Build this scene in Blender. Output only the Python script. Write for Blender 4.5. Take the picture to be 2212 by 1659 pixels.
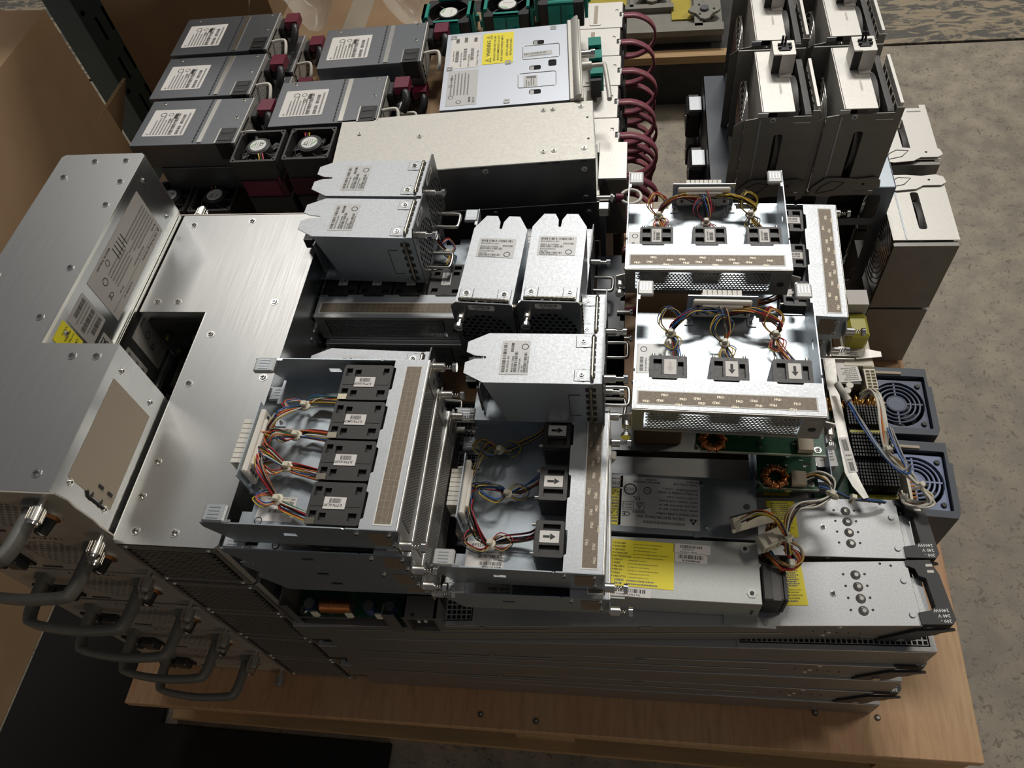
import bpy, bmesh, math, random
from mathutils import Matrix, Vector
random.seed(7)
D = bpy.data; SC = bpy.context.scene; COL = SC.collection
for o in list(D.objects): D.objects.remove(o)
PI = math.pi
# ------------------------------------------------------------------ camera, world, lights, exposure
cam = D.objects.new('camera', D.cameras.new('camera')); COL.objects.link(cam)
cam.data.sensor_width = 36; cam.data.lens = 1675/2212*36; cam.data.clip_start = .02
Rm = ((0.98891399, 0.01765918, -0.14743569), (0.09786474, -0.82425663, 0.5576948), (-0.11167641, -0.56594095, -0.81684712))
# columns: image right, image down, view direction
cam.matrix_world = Matrix(((Rm[0][0], -Rm[0][1], -Rm[0][2], 0), (Rm[1][0], -Rm[1][1], -Rm[1][2], 0),
                           (Rm[2][0], -Rm[2][1], -Rm[2][2], 1.17), (0, 0, 0, 1)))
SC.camera = cam
def rgb(*c): return tuple(c)+(1.,)
W = D.worlds.new('world'); SC.world = W; W.use_nodes = True
W.node_tree.nodes['Background'].inputs[0].default_value = (.95, .96, 1., 1); W.node_tree.nodes['Background'].inputs[1].default_value = .085
def area(name, loc, target, sx, sy, power, col):
    l = D.lights.new(name, 'AREA'); l.shape = 'RECTANGLE'; l.size = sx; l.size_y = sy; l.energy = power; l.color = col
    o = D.objects.new(name, l); COL.objects.link(o); o.location = loc
    o.rotation_euler = (Vector(target)-Vector(loc)).to_track_quat('-Z', 'Y').to_euler(); return o
area('ceiling_or_fill_lamp', (.45, 3.7, 4.3), (.1, .5, .4), 1.5, .6, 138, (1, .97, .92))
area('ceiling_or_fill_lamp', (-2.4, 4.0, 4.4), (-.4, .5, .4), 1.4, .5, 40, (1, .96, .90))
area('ceiling_or_fill_lamp', (3.9, 2.4, 4.4), (1, .8, 0), 1.3, .5, 74, (1, .91, .78))
area('ceiling_or_fill_lamp', (2.4, -3.9, 1.5), (-.7, .2, .15), 1.0, .6, 19, (1, .82, .62))  # warm fill light added low in front to lift the dark front faces
vs = SC.view_settings; vs.view_transform = 'Standard'; vs.look = 'None'; vs.exposure = 0.0; vs.gamma = 1; vs.use_curve_mapping = False
# ------------------------------------------------------------------ materials
def mat(name, col, metal=0., rough=.5, var=0., scale=200., bump=0., stretch=None, col2=None, spec=.5, alpha=1., trans=0.):
    m = D.materials.new(name); m.use_nodes = True; nt = m.node_tree; b = nt.nodes['Principled BSDF']
    b.inputs['Base Color'].default_value = rgb(*col); b.inputs['Metallic'].default_value = metal
    b.inputs['Roughness'].default_value = rough; b.inputs['Specular IOR Level'].default_value = spec
    if alpha < 1: b.inputs['Alpha'].default_value = alpha
    if trans: b.inputs['Transmission Weight'].default_value = trans
    if var or bump or stretch:
        tc = nt.nodes.new('ShaderNodeTexCoord'); mp = nt.nodes.new('ShaderNodeMapping'); nz = nt.nodes.new('ShaderNodeTexNoise')
        nt.links.new(tc.outputs['Object'], mp.inputs[0]); nt.links.new(mp.outputs[0], nz.inputs[0])
        if stretch: mp.inputs['Scale'].default_value = stretch
        nz.inputs['Scale'].default_value = scale; nz.inputs['Detail'].default_value = 4
        if var:
            r = nt.nodes.new('ShaderNodeMapRange'); r.inputs[1].default_value = .3; r.inputs[2].default_value = .7
            nt.links.new(nz.outputs[0], r.inputs[0])
            mx = nt.nodes.new('ShaderNodeMix'); mx.data_type = 'RGBA'
            c2 = col2 or tuple(c*(1-var) for c in col)
            mx.inputs[6].default_value = rgb(*col); mx.inputs[7].default_value = rgb(*c2)
            nt.links.new(r.outputs[0], mx.inputs[0]); nt.links.new(mx.outputs[2], b.inputs['Base Color'])
            rr = nt.nodes.new('ShaderNodeMapRange'); rr.inputs[3].default_value = rough-.05; rr.inputs[4].default_value = rough+.09
            nt.links.new(nz.outputs[0], rr.inputs[0]); nt.links.new(rr.outputs[0], b.inputs['Roughness'])
        if bump:
            bp = nt.nodes.new('ShaderNodeBump'); bp.inputs['Strength'].default_value = bump; bp.inputs['Distance'].default_value = .001
            nt.links.new(nz.outputs[0], bp.inputs['Height']); nt.links.new(bp.outputs[0], b.inputs['Normal'])
    return m
M = {}
def dm(k, *a, **kw): M[k] = mat(k, *a, **kw)
dm('zinc', (.47, .49, .51), .70, .46, .12, 420, .03)
dm('zinc_blue', (.46, .51, .55), .80, .36, .12, 300, .03)
dm('zinc_edge', (.72, .72, .68), 1., .28)
dm('steel_brushed', (.45, .455, .45), .88, .35, .1, 6, .02, stretch=(170, 2.4, 170), col2=(.42, .42, .415))
dm('steel_side', (.55, .57, .58), .95, .26, .15, 12, .02)
dm('flange', (.52, .49, .43), .65, .45, .1, 60, .02)
dm('perf', (.33, .32, .30), .8, .42, .1, 40, .01)
dm('grille', (.34, .32, .28), .8, .45)
dm('psu_dark', (.17, .18, .195), .75, .40, .12, 300, .02)
dm('psu_grey', (.42, .43, .41), .6, .48, .08, 500, .02)
dm('psu_delta', (.20, .22, .235), .6, .46, .08, 400, .02)
dm('hp_galv', (.50, .51, .52), .75, .48, .22, 700, .04)
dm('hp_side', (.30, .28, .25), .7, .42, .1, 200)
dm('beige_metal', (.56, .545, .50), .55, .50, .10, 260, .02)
dm('silver', (.52, .55, .60), .75, .42, .08, 350, .02)
dm('light_panel', (.66, .64, .60), .5, .45, .08, 350, .02)
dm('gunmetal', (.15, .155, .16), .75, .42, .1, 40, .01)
dm('slate_steel', (.24, .235, .22), .75, .45, .1, 40, .01)
dm('cage_blue', (.17, .20, .24), .8, .42, .15, 80, .02)
dm('black_plastic', (.012, .012, .013), 0, .42)
dm('black_satin', (.03, .03, .032), 0, .38, .2, 120, .02)
dm('fan_black', (.035, .032, .03), 0, .45, .15, 300, .02)
dm('fan_grey', (.075, .07, .068), 0, .5)
dm('void', (.004, .004, .004), 0, .9)
dm('handle_grey', (.16, .16, .145), .1, .42, .1, 60)
dm('chrome', (.78, .77, .74), 1., .16)
dm('nickel', (.62, .60, .56), 1., .30)
dm('spring', (.42, .38, .30), 1., .25)
dm('frd', (.22, .175, .125), .1, .5, .25, 350, .04)
dm('frd_print', (.62, .54, .42), .3, .4)
dm('white_plastic', (.70, .67, .60), 0, .45)
dm('cream', (.62, .58, .46), 0, .45)
dm('paper', (.72, .69, .66), 0, .55)
dm('paper_grey', (.42, .40, .37), .1, .5)
dm('paper_silver', (.50, .50, .49), .2, .45)
dm('tan_label', (.40, .34, .26), 0, .6)
dm('yellow', (.86, .74, .03), 0, .5)
dm('ink', (.02, .02, .02), 0, .6)
dm('ink_grey', (.20, .19, .18), 0, .6)
dm('ink_white', (.75, .75, .72), 0, .6)
dm('green_ink', (.12, .45, .12), 0, .6)
dm('maroon', (.14, .012, .035), 0, .38)
dm('maroon_dark', (.06, .006, .016), 0, .5)
dm('coil', (.26, .075, .10), 0, .38, .15, 80)
dm('teal', (.0, .24, .19), 0, .4)
dm('pcb', (.01, .09, .04), 0, .4, .4, 160)
dm('pcb_edge', (.42, .47, .36), 0, .5)
dm('copper', (.55, .22, .08), .9, .3)
dm('gold_wire', (.75, .42, .12), .9, .3)
dm('capacitor', (.03, .05, .14), 0, .35)
dm('tape_yellow', (.35, .32, .03), 0, .35)
dm('fin_black', (.018, .018, .02), .3, .4)
dm('fan_blue', (.09, .11, .17), 0, .38)
dm('fan_blue_light', (.20, .24, .38), 0, .35)
dm('frame_navy', (.035, .045, .065), 0, .42)
dm('brass', (.75, .6, .2), 1., .25)
for k, c in dict(red=(.45, .02, .03), black=(.012, .012, .014), yellow=(.55, .38, .03), orange=(.6, .14, .03), blue=(.02, .09, .3),
                 white=(.62, .6, .52), green=(.03, .16, .09), brown=(.15, .06, .025), pink=(.5, .06, .12), grey=(.25, .24, .22), amber=(.5, .30, .08)).items():
    dm('wire_'+k, c, 0, .38)
dm('tie', (.66, .62, .5), 0, .4)
dm('cardboard', (.40, .265, .15), 0, .8, .15, 9, .05, col2=(.345, .22, .12))
dm('card_edge', (.40, .28, .14), 0, .8)
dm('card_dark', (.07, .045, .025), 0, .85)
dm('post_blue', (.085, .15, .19), .1, .45, .15, 40)
dm('sheet_black', (.005, .005, .005), 0, .95)
dm('wrap', (.62, .60, .54), 0, .25, alpha=.38)
dm('dark_board', (.035, .033, .032), 0, .7, .4, 30)
dm('rack_grey', (.22, .21, .18), .2, .55, .15, 30)
dm('rack_yellow', (.42, .33, .03), 0, .55, .15, 30)
dm('pine', (.42, .27, .13), 0, .7, .2, 12, stretch=(1, 8, 8))
dm('rust_red', (.2, .03, .015), 0, .6)
def node_mat(name, build):
    m = D.materials.new(name); m.use_nodes = True; nt = m.node_tree; build(nt, nt.nodes['Principled BSDF']); M[name] = m
def nn(nt, t, **kw):
    n = nt.nodes.new(t)
    for k, v in kw.items(): n.inputs[k].default_value = v
    return n
def ramp(nt, src, stops):
    r = nt.nodes.new('ShaderNodeValToRGB'); e = r.color_ramp.elements
    while len(e) < len(stops): e.new(.5)
    for i, (p, c) in enumerate(stops): e[i].position = p; e[i].color = rgb(*c)
    nt.links.new(src, r.inputs[0]); return r.outputs[0]
def mixc(nt, f, a, b, mode='MIX'):
    m = nt.nodes.new('ShaderNodeMix'); m.data_type = 'RGBA'; m.blend_type = mode
    for s, v in ((0, f), (6, a), (7, b)):
        if hasattr(v, 'links'): nt.links.new(v, m.inputs[s])
        else: m.inputs[s].default_value = v
    return m.outputs[2]
def b_floor(nt, b):
    tc = nt.nodes.new('ShaderNodeTexCoord'); ob = tc.outputs['Object']
    n1 = nn(nt, 'ShaderNodeTexNoise', Scale=2.2, Detail=8.); n2 = nn(nt, 'ShaderNodeTexNoise', Scale=22., Detail=6.); n3 = nn(nt, 'ShaderNodeTexNoise', Scale=90., Detail=4.)
    n3.inputs['Distortion'].default_value = 1.5
    for n in (n1, n2, n3): nt.links.new(ob, n.inputs[0])
    base = ramp(nt, n1.outputs[0], [(.3, (.22, .195, .155)), (.7, (.30, .265, .21))])
    mott = ramp(nt, n2.outputs[0], [(.35, (.72, .72, .72)), (.65, (1.08, 1.06, 1.02))])
    c = mixc(nt, 1., base, mott, 'MULTIPLY')
    sp = ramp(nt, n3.outputs[0], [(.33, (.55, .54, .52)), (.43, (1, 1, 1))])
    c = mixc(nt, 1., c, sp, 'MULTIPLY')
    # worn grey paint on the far slab
    sx = nt.nodes.new('ShaderNodeSeparateXYZ'); nt.links.new(ob, sx.inputs[0])
    gt = nt.nodes.new('ShaderNodeMath'); gt.operation = 'GREATER_THAN'; gt.inputs[1].default_value = 2.03; nt.links.new(sx.outputs[1], gt.inputs[0])
    mp = nt.nodes.new('ShaderNodeMapping'); mp.inputs['Scale'].default_value = (6, 16, 1); nt.links.new(ob, mp.inputs[0])
    n4 = nn(nt, 'ShaderNodeTexNoise', Scale=2.5, Detail=9., Roughness=.68); n4.inputs['Distortion'].default_value = .8; nt.links.new(mp.outputs[0], n4.inputs[0])
    pm = ramp(nt, n4.outputs[0], [(.47, (0, 0, 0)), (.53, (1, 1, 1))])
    pc = mixc(nt, pm, rgb(.085, .08, .07), rgb(.27, .22, .15))
    c = mixc(nt, gt.outputs[0], c, pc)
    nt.links.new(c, b.inputs['Base Color'])
    rr = nt.nodes.new('ShaderNodeMapRange'); rr.inputs[3].default_value = .42; rr.inputs[4].default_value = .75
    nt.links.new(n2.outputs[0], rr.inputs[0]); nt.links.new(rr.outputs[0], b.inputs['Roughness'])
    bp = nn(nt, 'ShaderNodeBump', Strength=.25, Distance=.002); nt.links.new(n3.outputs[0], bp.inputs['Height']); nt.links.new(bp.outputs[0], b.inputs['Normal'])
node_mat('concrete', b_floor)
def b_ply(nt, b):
    tc = nt.nodes.new('ShaderNodeTexCoord'); mp = nt.nodes.new('ShaderNodeMapping'); mp.inputs['Scale'].default_value = (14, 1.6, 1)
    nt.links.new(tc.outputs['Object'], mp.inputs[0])
    n1 = nn(nt, 'ShaderNodeTexNoise', Scale=9., Detail=8., Roughness=.6); n1.inputs['Distortion'].default_value = .6
    nt.links.new(mp.outputs[0], n1.inputs[0]); n2 = nn(nt, 'ShaderNodeTexNoise', Scale=5., Detail=3.); nt.links.new(tc.outputs['Object'], n2.inputs[0])
    g = ramp(nt, n1.outputs[0], [(.3, (.38, .235, .125)), (.5, (.46, .30, .165)), (.72, (.50, .345, .20))])
    r = ramp(nt, n2.outputs[0], [(.35, (.95, .80, .72)), (.65, (1.05, 1.03, 1.))])
    nt.links.new(mixc(nt, 1., g, r, 'MULTIPLY'), b.inputs['Base Color']); b.inputs['Roughness'].default_value = .55
    bp = nn(nt, 'ShaderNodeBump', Strength=.15, Distance=.001); nt.links.new(n1.outputs[0], bp.inputs['Height']); nt.links.new(bp.outputs[0], b.inputs['Normal'])
node_mat('plywood', b_ply)
# ------------------------------------------------------------------ mesh builder
TXT = {}
def text_geo(s):
    if s not in TXT:
        cu = D.curves.new('t', 'FONT'); cu.body = s; cu.size = 1; cu.resolution_u = 1; cu.offset = .018
        o = D.objects.new('t', cu); COL.objects.link(o)
        me = bpy.data.meshes.new_from_object(o, depsgraph=bpy.context.evaluated_depsgraph_get())
        vs_ = [(v.co.x, v.co.y) for v in me.vertices]; fs = [tuple(p.vertices) for p in me.polygons]
        w = max([v[0] for v in vs_] or [0])
        TXT[s] = (vs_, fs, w); D.objects.remove(o); D.meshes.remove(me); D.curves.remove(cu)
    return TXT[s]
HOL = {}
def holed_geo(outer, holes):
    key = (tuple(outer), tuple(tuple(h) for h in holes))
    if key not in HOL:
        cu = D.curves.new('h', 'CURVE'); cu.dimensions = '2D'; cu.fill_mode = 'BOTH'; cu.extrude = .5
        for pl in [outer]+list(holes):
            sp = cu.splines.new('POLY'); sp.points.add(len(pl)-1); sp.use_cyclic_u = True
            for p, q in zip(sp.points, pl): p.co = (q[0], q[1], 0, 1)
        o = D.objects.new('h', cu); COL.objects.link(o)
        me = bpy.data.meshes.new_from_object(o, depsgraph=bpy.context.evaluated_depsgraph_get())
        HOL[key] = ([tuple(v.co) for v in me.vertices], [tuple(p.vertices) for p in me.polygons])
        D.objects.remove(o); D.meshes.remove(me); D.curves.remove(cu)
    return HOL[key]
def TOP(z=0., x=0., y=0., rot=0.): return Matrix.Translation((x, y, z)) @ Matrix.Rotation(math.radians(rot), 4, 'Z')
def FRONT(y=0., x=0., z=0.): return Matrix.Translation((x, y, z)) @ Matrix.Rotation(PI/2, 4, 'X')
def RIGHT(x=0., y=0., z=0.): return Matrix.Translation((x, y, z)) @ Matrix.Rotation(PI/2, 4, 'Z') @ Matrix.Rotation(PI/2, 4, 'X')
def LEFT(x=0., y=0., z=0.): return Matrix.Translation((x, y, z)) @ Matrix.Rotation(-PI/2, 4, 'Z') @ Matrix.Rotation(PI/2, 4, 'X')
def BACK(y=0., x=0., z=0.): return Matrix.Translation((x, y, z)) @ Matrix.Rotation(PI, 4, 'Z') @ Matrix.Rotation(PI/2, 4, 'X')
def circ(cx, cy, r, n=12, ry=None, a0=0.): return [(cx+r*math.cos(a0+2*PI*i/n), cy+(ry or r)*math.sin(a0+2*PI*i/n)) for i in range(n)]
def rect(x0, y0, x1, y1): return [(x0, y0), (x1, y0), (x1, y1), (x0, y1)]
def rrect(x0, y0, x1, y1, r, n=3):
    p = []
    for cx, cy, a in ((x1-r, y0+r, -PI/2), (x1-r, y1-r, 0), (x0+r, y1-r, PI/2), (x0+r, y0+r, PI)):
        p += [(cx+r*math.cos(a+PI/2*i/n), cy+r*math.sin(a+PI/2*i/n)) for i in range(n+1)]
    return p
class MB:
    def __init__(s): s.v = []; s.f = []; s.m = []; s.sm = []; s.mats = []; s.T = Matrix.Identity(4)
    def mi(s, k):
        if k not in s.mats: s.mats.append(k)
        return s.mats.index(k)
    def add(s, vs_, fs, k, smooth=False, T=None):
        T = s.T @ T if T is not None else s.T
        b = len(s.v); s.v += [tuple(T @ Vector(v)) for v in vs_]; i = s.mi(k)
        for f in fs: s.f.append(tuple(b+q for q in f)); s.m.append(i); s.sm.append(smooth)
        return s
    def box(s, x0, y0, z0, x1, y1, z1, k, T=None):
        vs_ = [(x0, y0, z0), (x1, y0, z0), (x1, y1, z0), (x0, y1, z0), (x0, y0, z1), (x1, y0, z1), (x1, y1, z1), (x0, y1, z1)]
        return s.add(vs_, [(0, 3, 2, 1), (4, 5, 6, 7), (0, 1, 5, 4), (1, 2, 6, 5), (2, 3, 7, 6), (3, 0, 4, 7)], k, T=T)
    def cbox(s, x0, y0, z0, x1, y1, z1, k, c=.001, T=None):   # box with chamfered vertical edges and top
        p = [(x0+c, y0), (x1-c, y0), (x1, y0+c), (x1, y1-c), (x1-c, y1), (x0+c, y1), (x0, y1-c), (x0, y0+c)]
        q = [(min(max(a, x0+c), x1-c), min(max(b, y0+c), y1-c)) for a, b in p]
        vs_ = [(a, b, z0) for a, b in p]+[(a, b, z1-c) for a, b in p]+[(a, b, z1) for a, b in q]
        fs = [tuple(reversed(range(8))), tuple(range(16, 24))]
        for r in (0, 8): fs += [(r+i, r+(i+1) % 8, r+8+(i+1) % 8, r+8+i) for i in range(8)]
        return s.add(vs_, fs, k, T=T)
    def prism(s, poly, n0, n1, k, T=None):
        n = len(poly); vs_ = [(a, b, n0) for a, b in poly]+[(a, b, n1) for a, b in poly]
        fs = [tuple(reversed(range(n))), tuple(range(n, 2*n))]+[(i, (i+1) % n, n+(i+1) % n, n+i) for i in range(n)]
        return s.add(vs_, fs, k, T=T)
    def plate(s, outer, holes, n0, n1, k, T=None):
        vs_, fs = holed_geo(outer, holes); return s.add([(a, b, n0+(c+.5)*(n1-n0)) for a, b, c in vs_], fs, k, T=T)
    def cyl(s, p0, p1, r, k, n=12, r1=None, T=None, smooth=True):
        p0 = Vector(p0); p1 = Vector(p1); d = (p1-p0); q = d.to_track_quat('Z', 'Y'); r1 = r if r1 is None else r1
        a = [p0+q @ Vector((r*math.cos(2*PI*i/n), r*math.sin(2*PI*i/n), 0)) for i in range(n)]
        b = [p1+q @ Vector((r1*math.cos(2*PI*i/n), r1*math.sin(2*PI*i/n), 0)) for i in range(n)]
        s.add(a+b, [(i, (i+1) % n, n+(i+1) % n, n+i) for i in range(n)], k, smooth, T)
        return s.add(a+b, [tuple(reversed(range(n))), tuple(range(n, 2*n))], k, False, T)
    def tube(s, pts, r, k, n=6, T=None, close=False, flat=1.):
        P = [Vector(p) for p in pts]; N = len(P); vs_ = []; up = None
        for i, p in enumerate(P):
            if close: d = P[(i+1) % N]-P[i-1]
            else: d = P[min(i+1, N-1)]-P[max(i-1, 0)]
            if d.length < 1e-9: d = Vector((0, 0, 1))
            d.normalize()
            if up is None: up = d.orthogonal().normalized()
            up = (up-d*up.dot(d)); up = up.normalized() if up.length > 1e-6 else d.orthogonal().normalized()
            w = d.cross(up)
            for j in range(n):
                a = 2*PI*j/n; vs_.append(p+up*(r*math.cos(a))+w*(r*flat*math.sin(a)))
        fs = [(i*n+j, i*n+(j+1) % n, ((i+1) % N)*n+(j+1) % n, ((i+1) % N)*n+j) for i in range(N if close else N-1) for j in range(n)]
        s.add(vs_, fs, k, True, T)
        if not close: s.add(vs_, [tuple(reversed(range(n))), tuple(range((N-1)*n, N*n))], k, False, T)
        return s
    def ring(s, c, r, w, k, T=None, n=24, m=6, flat=1.):
        return s.tube([(c[0]+r*math.cos(2*PI*i/n), c[1]+r*math.sin(2*PI*i/n), c[2]) for i in range(n)], w, k, m, T, True, flat)
    def grid(s, x0, y0, w, h, px, py, ratio, n0, n1, k, T=None, shape='hex', stagger=True, rx=None, inside=None):
        """sheet pierced by a grid of holes: every cell is a real ring of metal around its opening"""
        nx = int(w/px); ny = int(h/py); ox = x0+(w-nx*px)/2; oy = y0+(h-ny*py)/2
        for j in range(ny):
            for i in range(nx):
                cx = ox+(i+.5+(.5 if stagger and j % 2 else 0))*px; cy = oy+(j+.5)*py
                if cx+px*.5 > x0+w+1e-9: continue
                if inside and not inside(cx, cy): continue
                if shape == 'hex':
                    o = [(cx-px/2, cy-py/2), (cx, cy-py/2), (cx+px/2, cy-py/2), (cx+px/2, cy+py/2), (cx, cy+py/2), (cx-px/2, cy+py/2)]
                    q = circ(cx, cy, px/2*ratio, 6, py/2*ratio*1.15, PI/6-PI*2/3-PI/6*0)
                    q = [(cx+px/2*ratio*math.cos(a), cy+py/2*ratio*1.1*math.sin(a)) for a in (-5*PI/6, -PI/2, -PI/6, PI/6, PI/2, 5*PI/6)]
                else:
                    o = rect(cx-px/2, cy-py/2, cx+px/2, cy+py/2); a = px/2*(rx or ratio); b = py/2*ratio
                    q = rect(cx-a, cy-b, cx+a, cy+b)
                m = len(o); vs_ = [(a, b, n1) for a, b in o]+[(a, b, n1) for a, b in q]+[(a, b, n0) for a, b in q]
                fs = [(t, (t+1) % m, m+(t+1) % m, m+t) for t in range(m)]+[(m+t, m+(t+1) % m, 2*m+(t+1) % m, 2*m+t) for t in range(m)]
                s.add(vs_, fs, k, T=T)
        return s
    def text(s, t, size, k, T, x=0., y=0., rot=0., align='l', n=0., sx=1.):
        vs_, fs, w = text_geo(t); o = {'l': 0, 'c': -w/2, 'r': -w}[align]
        R = Matrix.Translation((x, y, n)) @ Matrix.Rotation(math.radians(rot), 4, 'Z')
        return s.add([((a+o)*size*sx, b*size, 0) for a, b in vs_], fs, k, T=T @ R)
    def screw(s, x, y, z, r=.004, k='chrome', T=None):
        T = (T if T is not None else Matrix.Identity(4)) @ Matrix.Translation((x, y, z))
        s.cyl((0, 0, -.001), (0, 0, .0004), r*1.35, 'zinc_edge', 14, T=T); s.cyl((0, 0, .0004), (0, 0, .0016), r, k, 14, r*.8, T=T)
        s.box(-r*.6, -r*.13, .0015, r*.6, r*.13, .0019, 'ink', T); return s.box(-r*.13, -r*.6, .0015, r*.13, r*.6, .00192, 'ink', T)
    def mesh(s, name, bevel=0.):
        me = D.meshes.new(name); me.from_pydata(s.v, [], s.f)
        for k in s.mats: me.materials.append(M[k])
        me.polygons.foreach_set('material_index', s.m); me.polygons.foreach_set('use_smooth', s.sm)
        if bevel:
            bm = bmesh.new(); bm.from_mesh(me); bmesh.ops.remove_doubles(bm, verts=bm.verts, dist=1e-6)
            ed = [e for e in bm.edges if len(e.link_faces) == 2 and e.calc_face_angle() > .6]
            bmesh.ops.bevel(bm, geom=ed, offset=bevel, segments=1, affect='EDGES', clamp_overlap=True)
            bm.to_mesh(me); bm.free()
        me.update(); return me
    def build(s, name, parent=None, bevel=0., label=None, kind=None):
        o = D.objects.new(name, s.mesh(name, bevel)); COL.objects.link(o)
        if parent: o.parent = parent
        if label: o['label'] = label
        if kind: o['kind'] = kind
        return o
def thing(name, label, cat, loc=(0, 0, 0), rz=0., group=None, rot=None):
    o = D.objects.new(name, None); COL.objects.link(o); o.empty_display_size = .02
    o.location = loc; o.rotation_euler = rot or (0, 0, math.radians(rz)); o['label'] = label; o['category'] = cat
    if group: o['group'] = group
    return o
def tag(o, label, cat, group=None, kind=None):
    o['label'] = label; o['category'] = cat
    if group: o['group'] = group
    if kind: o['kind'] = kind
    return o
KIDS = {}
def dup(root, loc, rz=0., label=None, group=None, rot=None, skip=()):
    if root.name not in KIDS: KIDS[root.name] = [(c, [g for g in D.objects if g.parent == c]) for c in D.objects if c.parent == root]
    r = root.copy(); COL.objects.link(r); r.location = loc; r.rotation_euler = rot or (0, 0, math.radians(rz))
    if label: r['label'] = label
    if group: r['group'] = group
    for ch, gs in KIDS[root.name]:
        if ch.name.split('.')[0] in skip: continue
        c = ch.copy(); COL.objects.link(c); c.parent = r
        for g in gs: e = g.copy(); COL.objects.link(e); e.parent = c
    return r
def place(o, loc, rz=0., rot=None): o.location = loc; o.rotation_euler = rot or (0, 0, math.radians(rz)); return o
def barcode(mb, x, y, w, h, T, n, k='ink', seed=0):
    rr = random.Random(seed+int(x*1e5)); a = x
    while a < x+w:
        b = w*rr.choice((.012, .018, .03)); mb.add([(a, y, n), (min(a+b, x+w), y, n), (min(a+b, x+w), y+h, n), (a, y+h, n)], [(0, 1, 2, 3)], k, T=T); a += b+w*rr.choice((.012, .02, .03))
def sticker(parent, T, w, h, items, paper='paper', name='label_sticker', rot=0, r=.0012, ink='ink', label=None, thick=.0002):
    """flat printed label; T puts its centre on the surface; items in mm from the lower-left corner"""
    mb = MB(); T = T @ Matrix.Rotation(math.radians(rot), 4, 'Z'); mb.prism(rrect(-w/2, -h/2, w/2, h/2, r), 0, thick, paper, T)
    n = thick+.00008; C = T @ Matrix.Translation((-w/2, -h/2, 0))
    for it in items:
        q = [a*.001 if isinstance(a, (int, float)) else a for a in it[1:]]
        if it[0] == 't': mb.text(it[1], q[3], it[4+1] if len(it) > 5 and isinstance(it[5], str) else ink, C, q[1], q[2], n=n)
        elif it[0] == 'tc': mb.text(it[1], q[3], ink, C, q[1], q[2], n=n, align='c')
        elif it[0] == 'b': barcode(mb, q[0], q[1], q[2], q[3], C, n, ink)
        elif it[0] == 'r': mb.add([(q[0], q[1], n), (q[0]+q[2], q[1], n), (q[0]+q[2], q[1]+q[3], n), (q[0], q[1]+q[3], n)], [(0, 1, 2, 3)], it[5] if len(it) > 5 else ink, T=C)
        elif it[0] == 'o':
            a = circ(q[0], q[1], q[2], 18); b = circ(q[0], q[1], q[2]*.78, 18)
            mb.add([(x, y, n) for x, y in a+b], [(i, (i+1) % 18, 18+(i+1) % 18, 18+i) for i in range(18)], ink, T=C)
        elif it[0] == 'f':   # fine print
            rr = random.Random(int(q[0]*1e5+q[1]*1e6)); x = q[0]
            while x < q[0]+q[2]:
                d = rr.uniform(.4, 1.8)*.0016; mb.add([(x, q[1], n), (min(x+d, q[0]+q[2]), q[1], n), (min(x+d, q[0]+q[2]), q[1]+q[3], n), (x, q[1]+q[3], n)], [(0, 1, 2, 3)], 'ink_grey' if ink == 'ink' else ink, T=C); x += d+.0005
        elif it[0] == 'tri':
            a = [(q[0], q[1]), (q[0]+q[2], q[1]), (q[0]+q[2]/2, q[1]+q[2]*.85)]; c = (q[0]+q[2]/2, q[1]+q[2]*.28); b = [(c[0]+(x-c[0])*.7, c[1]+(y-c[1])*.7) for x, y in a]
            mb.add([(x, y, n) for x, y in a+b], [(i, (i+1) % 3, 3+(i+1) % 3, 3+i) for i in range(3)], ink, T=C)
            mb.text('!', q[2]*.6, ink, C, c[0]-q[2]*.06, c[1]-q[2]*.14, n=n)
        elif it[0] == 'dtri':
            a = [(q[0], q[1]), (q[0]+q[2], q[1]), (q[0]+q[2]/2, q[1]+q[2]*.85)]; mb.add([(x, y, n) for x, y in a], [(0, 1, 2)], ink, T=C)
            c = circ(q[0]+q[2]*.5, q[1]+q[2]*.25, q[2]*.15, 10); mb.add([(x, y, n+.00005) for x, y in c], [tuple(range(10))], paper, T=C)
    return mb.build(name, parent, label=label)
def smooth_path(pts, sub=5):
    P = [Vector(p) for p in pts]; out = []
    for i in range(len(P)-1):
        a = P[max(i-1, 0)]; b = P[i]; c = P[i+1]; d = P[min(i+2, len(P)-1)]
        for j in range(sub):
            t = j/sub; out.append(.5*((2*b)+(c-a)*t+(2*a-5*b+4*c-d)*t*t+(3*b-a-3*c+d)*t**3))
    out.append(P[-1]); return out
def wires(mb, pts, cols, spread=.002, r=.0007, pinch=(), seed=0, sub=5, fan=None):
    """a bundle of single wires along pts; tight where a tie pinches it"""
    rr = random.Random(seed)
    for k in cols:
        q = []; a = rr.uniform(0, 2*PI); s = rr.uniform(.3, 1)
        for i, p in enumerate(pts):
            f = .35 if i in pinch else 1.
            if i == 0 and fan: p = Vector(p)+Vector(fan)*rr.uniform(-1, 1)
            a += rr.uniform(-.7, .7)
            q.append(Vector(p)+Vector((math.cos(a)*spread*s*f, math.sin(a)*spread*s*f, abs(math.sin(a*1.7))*spread*s*f)))
        mb.tube(smooth_path(q, sub), r, 'wire_'+k, 5)
# ------------------------------------------------------------------ setting: floor
FZ = -.145
mb = MB(); mb.box(-5, -2.5, FZ-.05, 5, 2.03, FZ, 'concrete'); mb.box(-5, 2.042, FZ-.05, 5, 7, FZ, 'concrete'); mb.box(-5, 2.03, FZ-.05, 5, 2.042, FZ-.006, 'dark_board')
o = mb.build('floor'); o['kind'] = 'structure'; o['label'] = 'stained grey concrete floor with a saw joint, worn paint beyond it'
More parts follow.
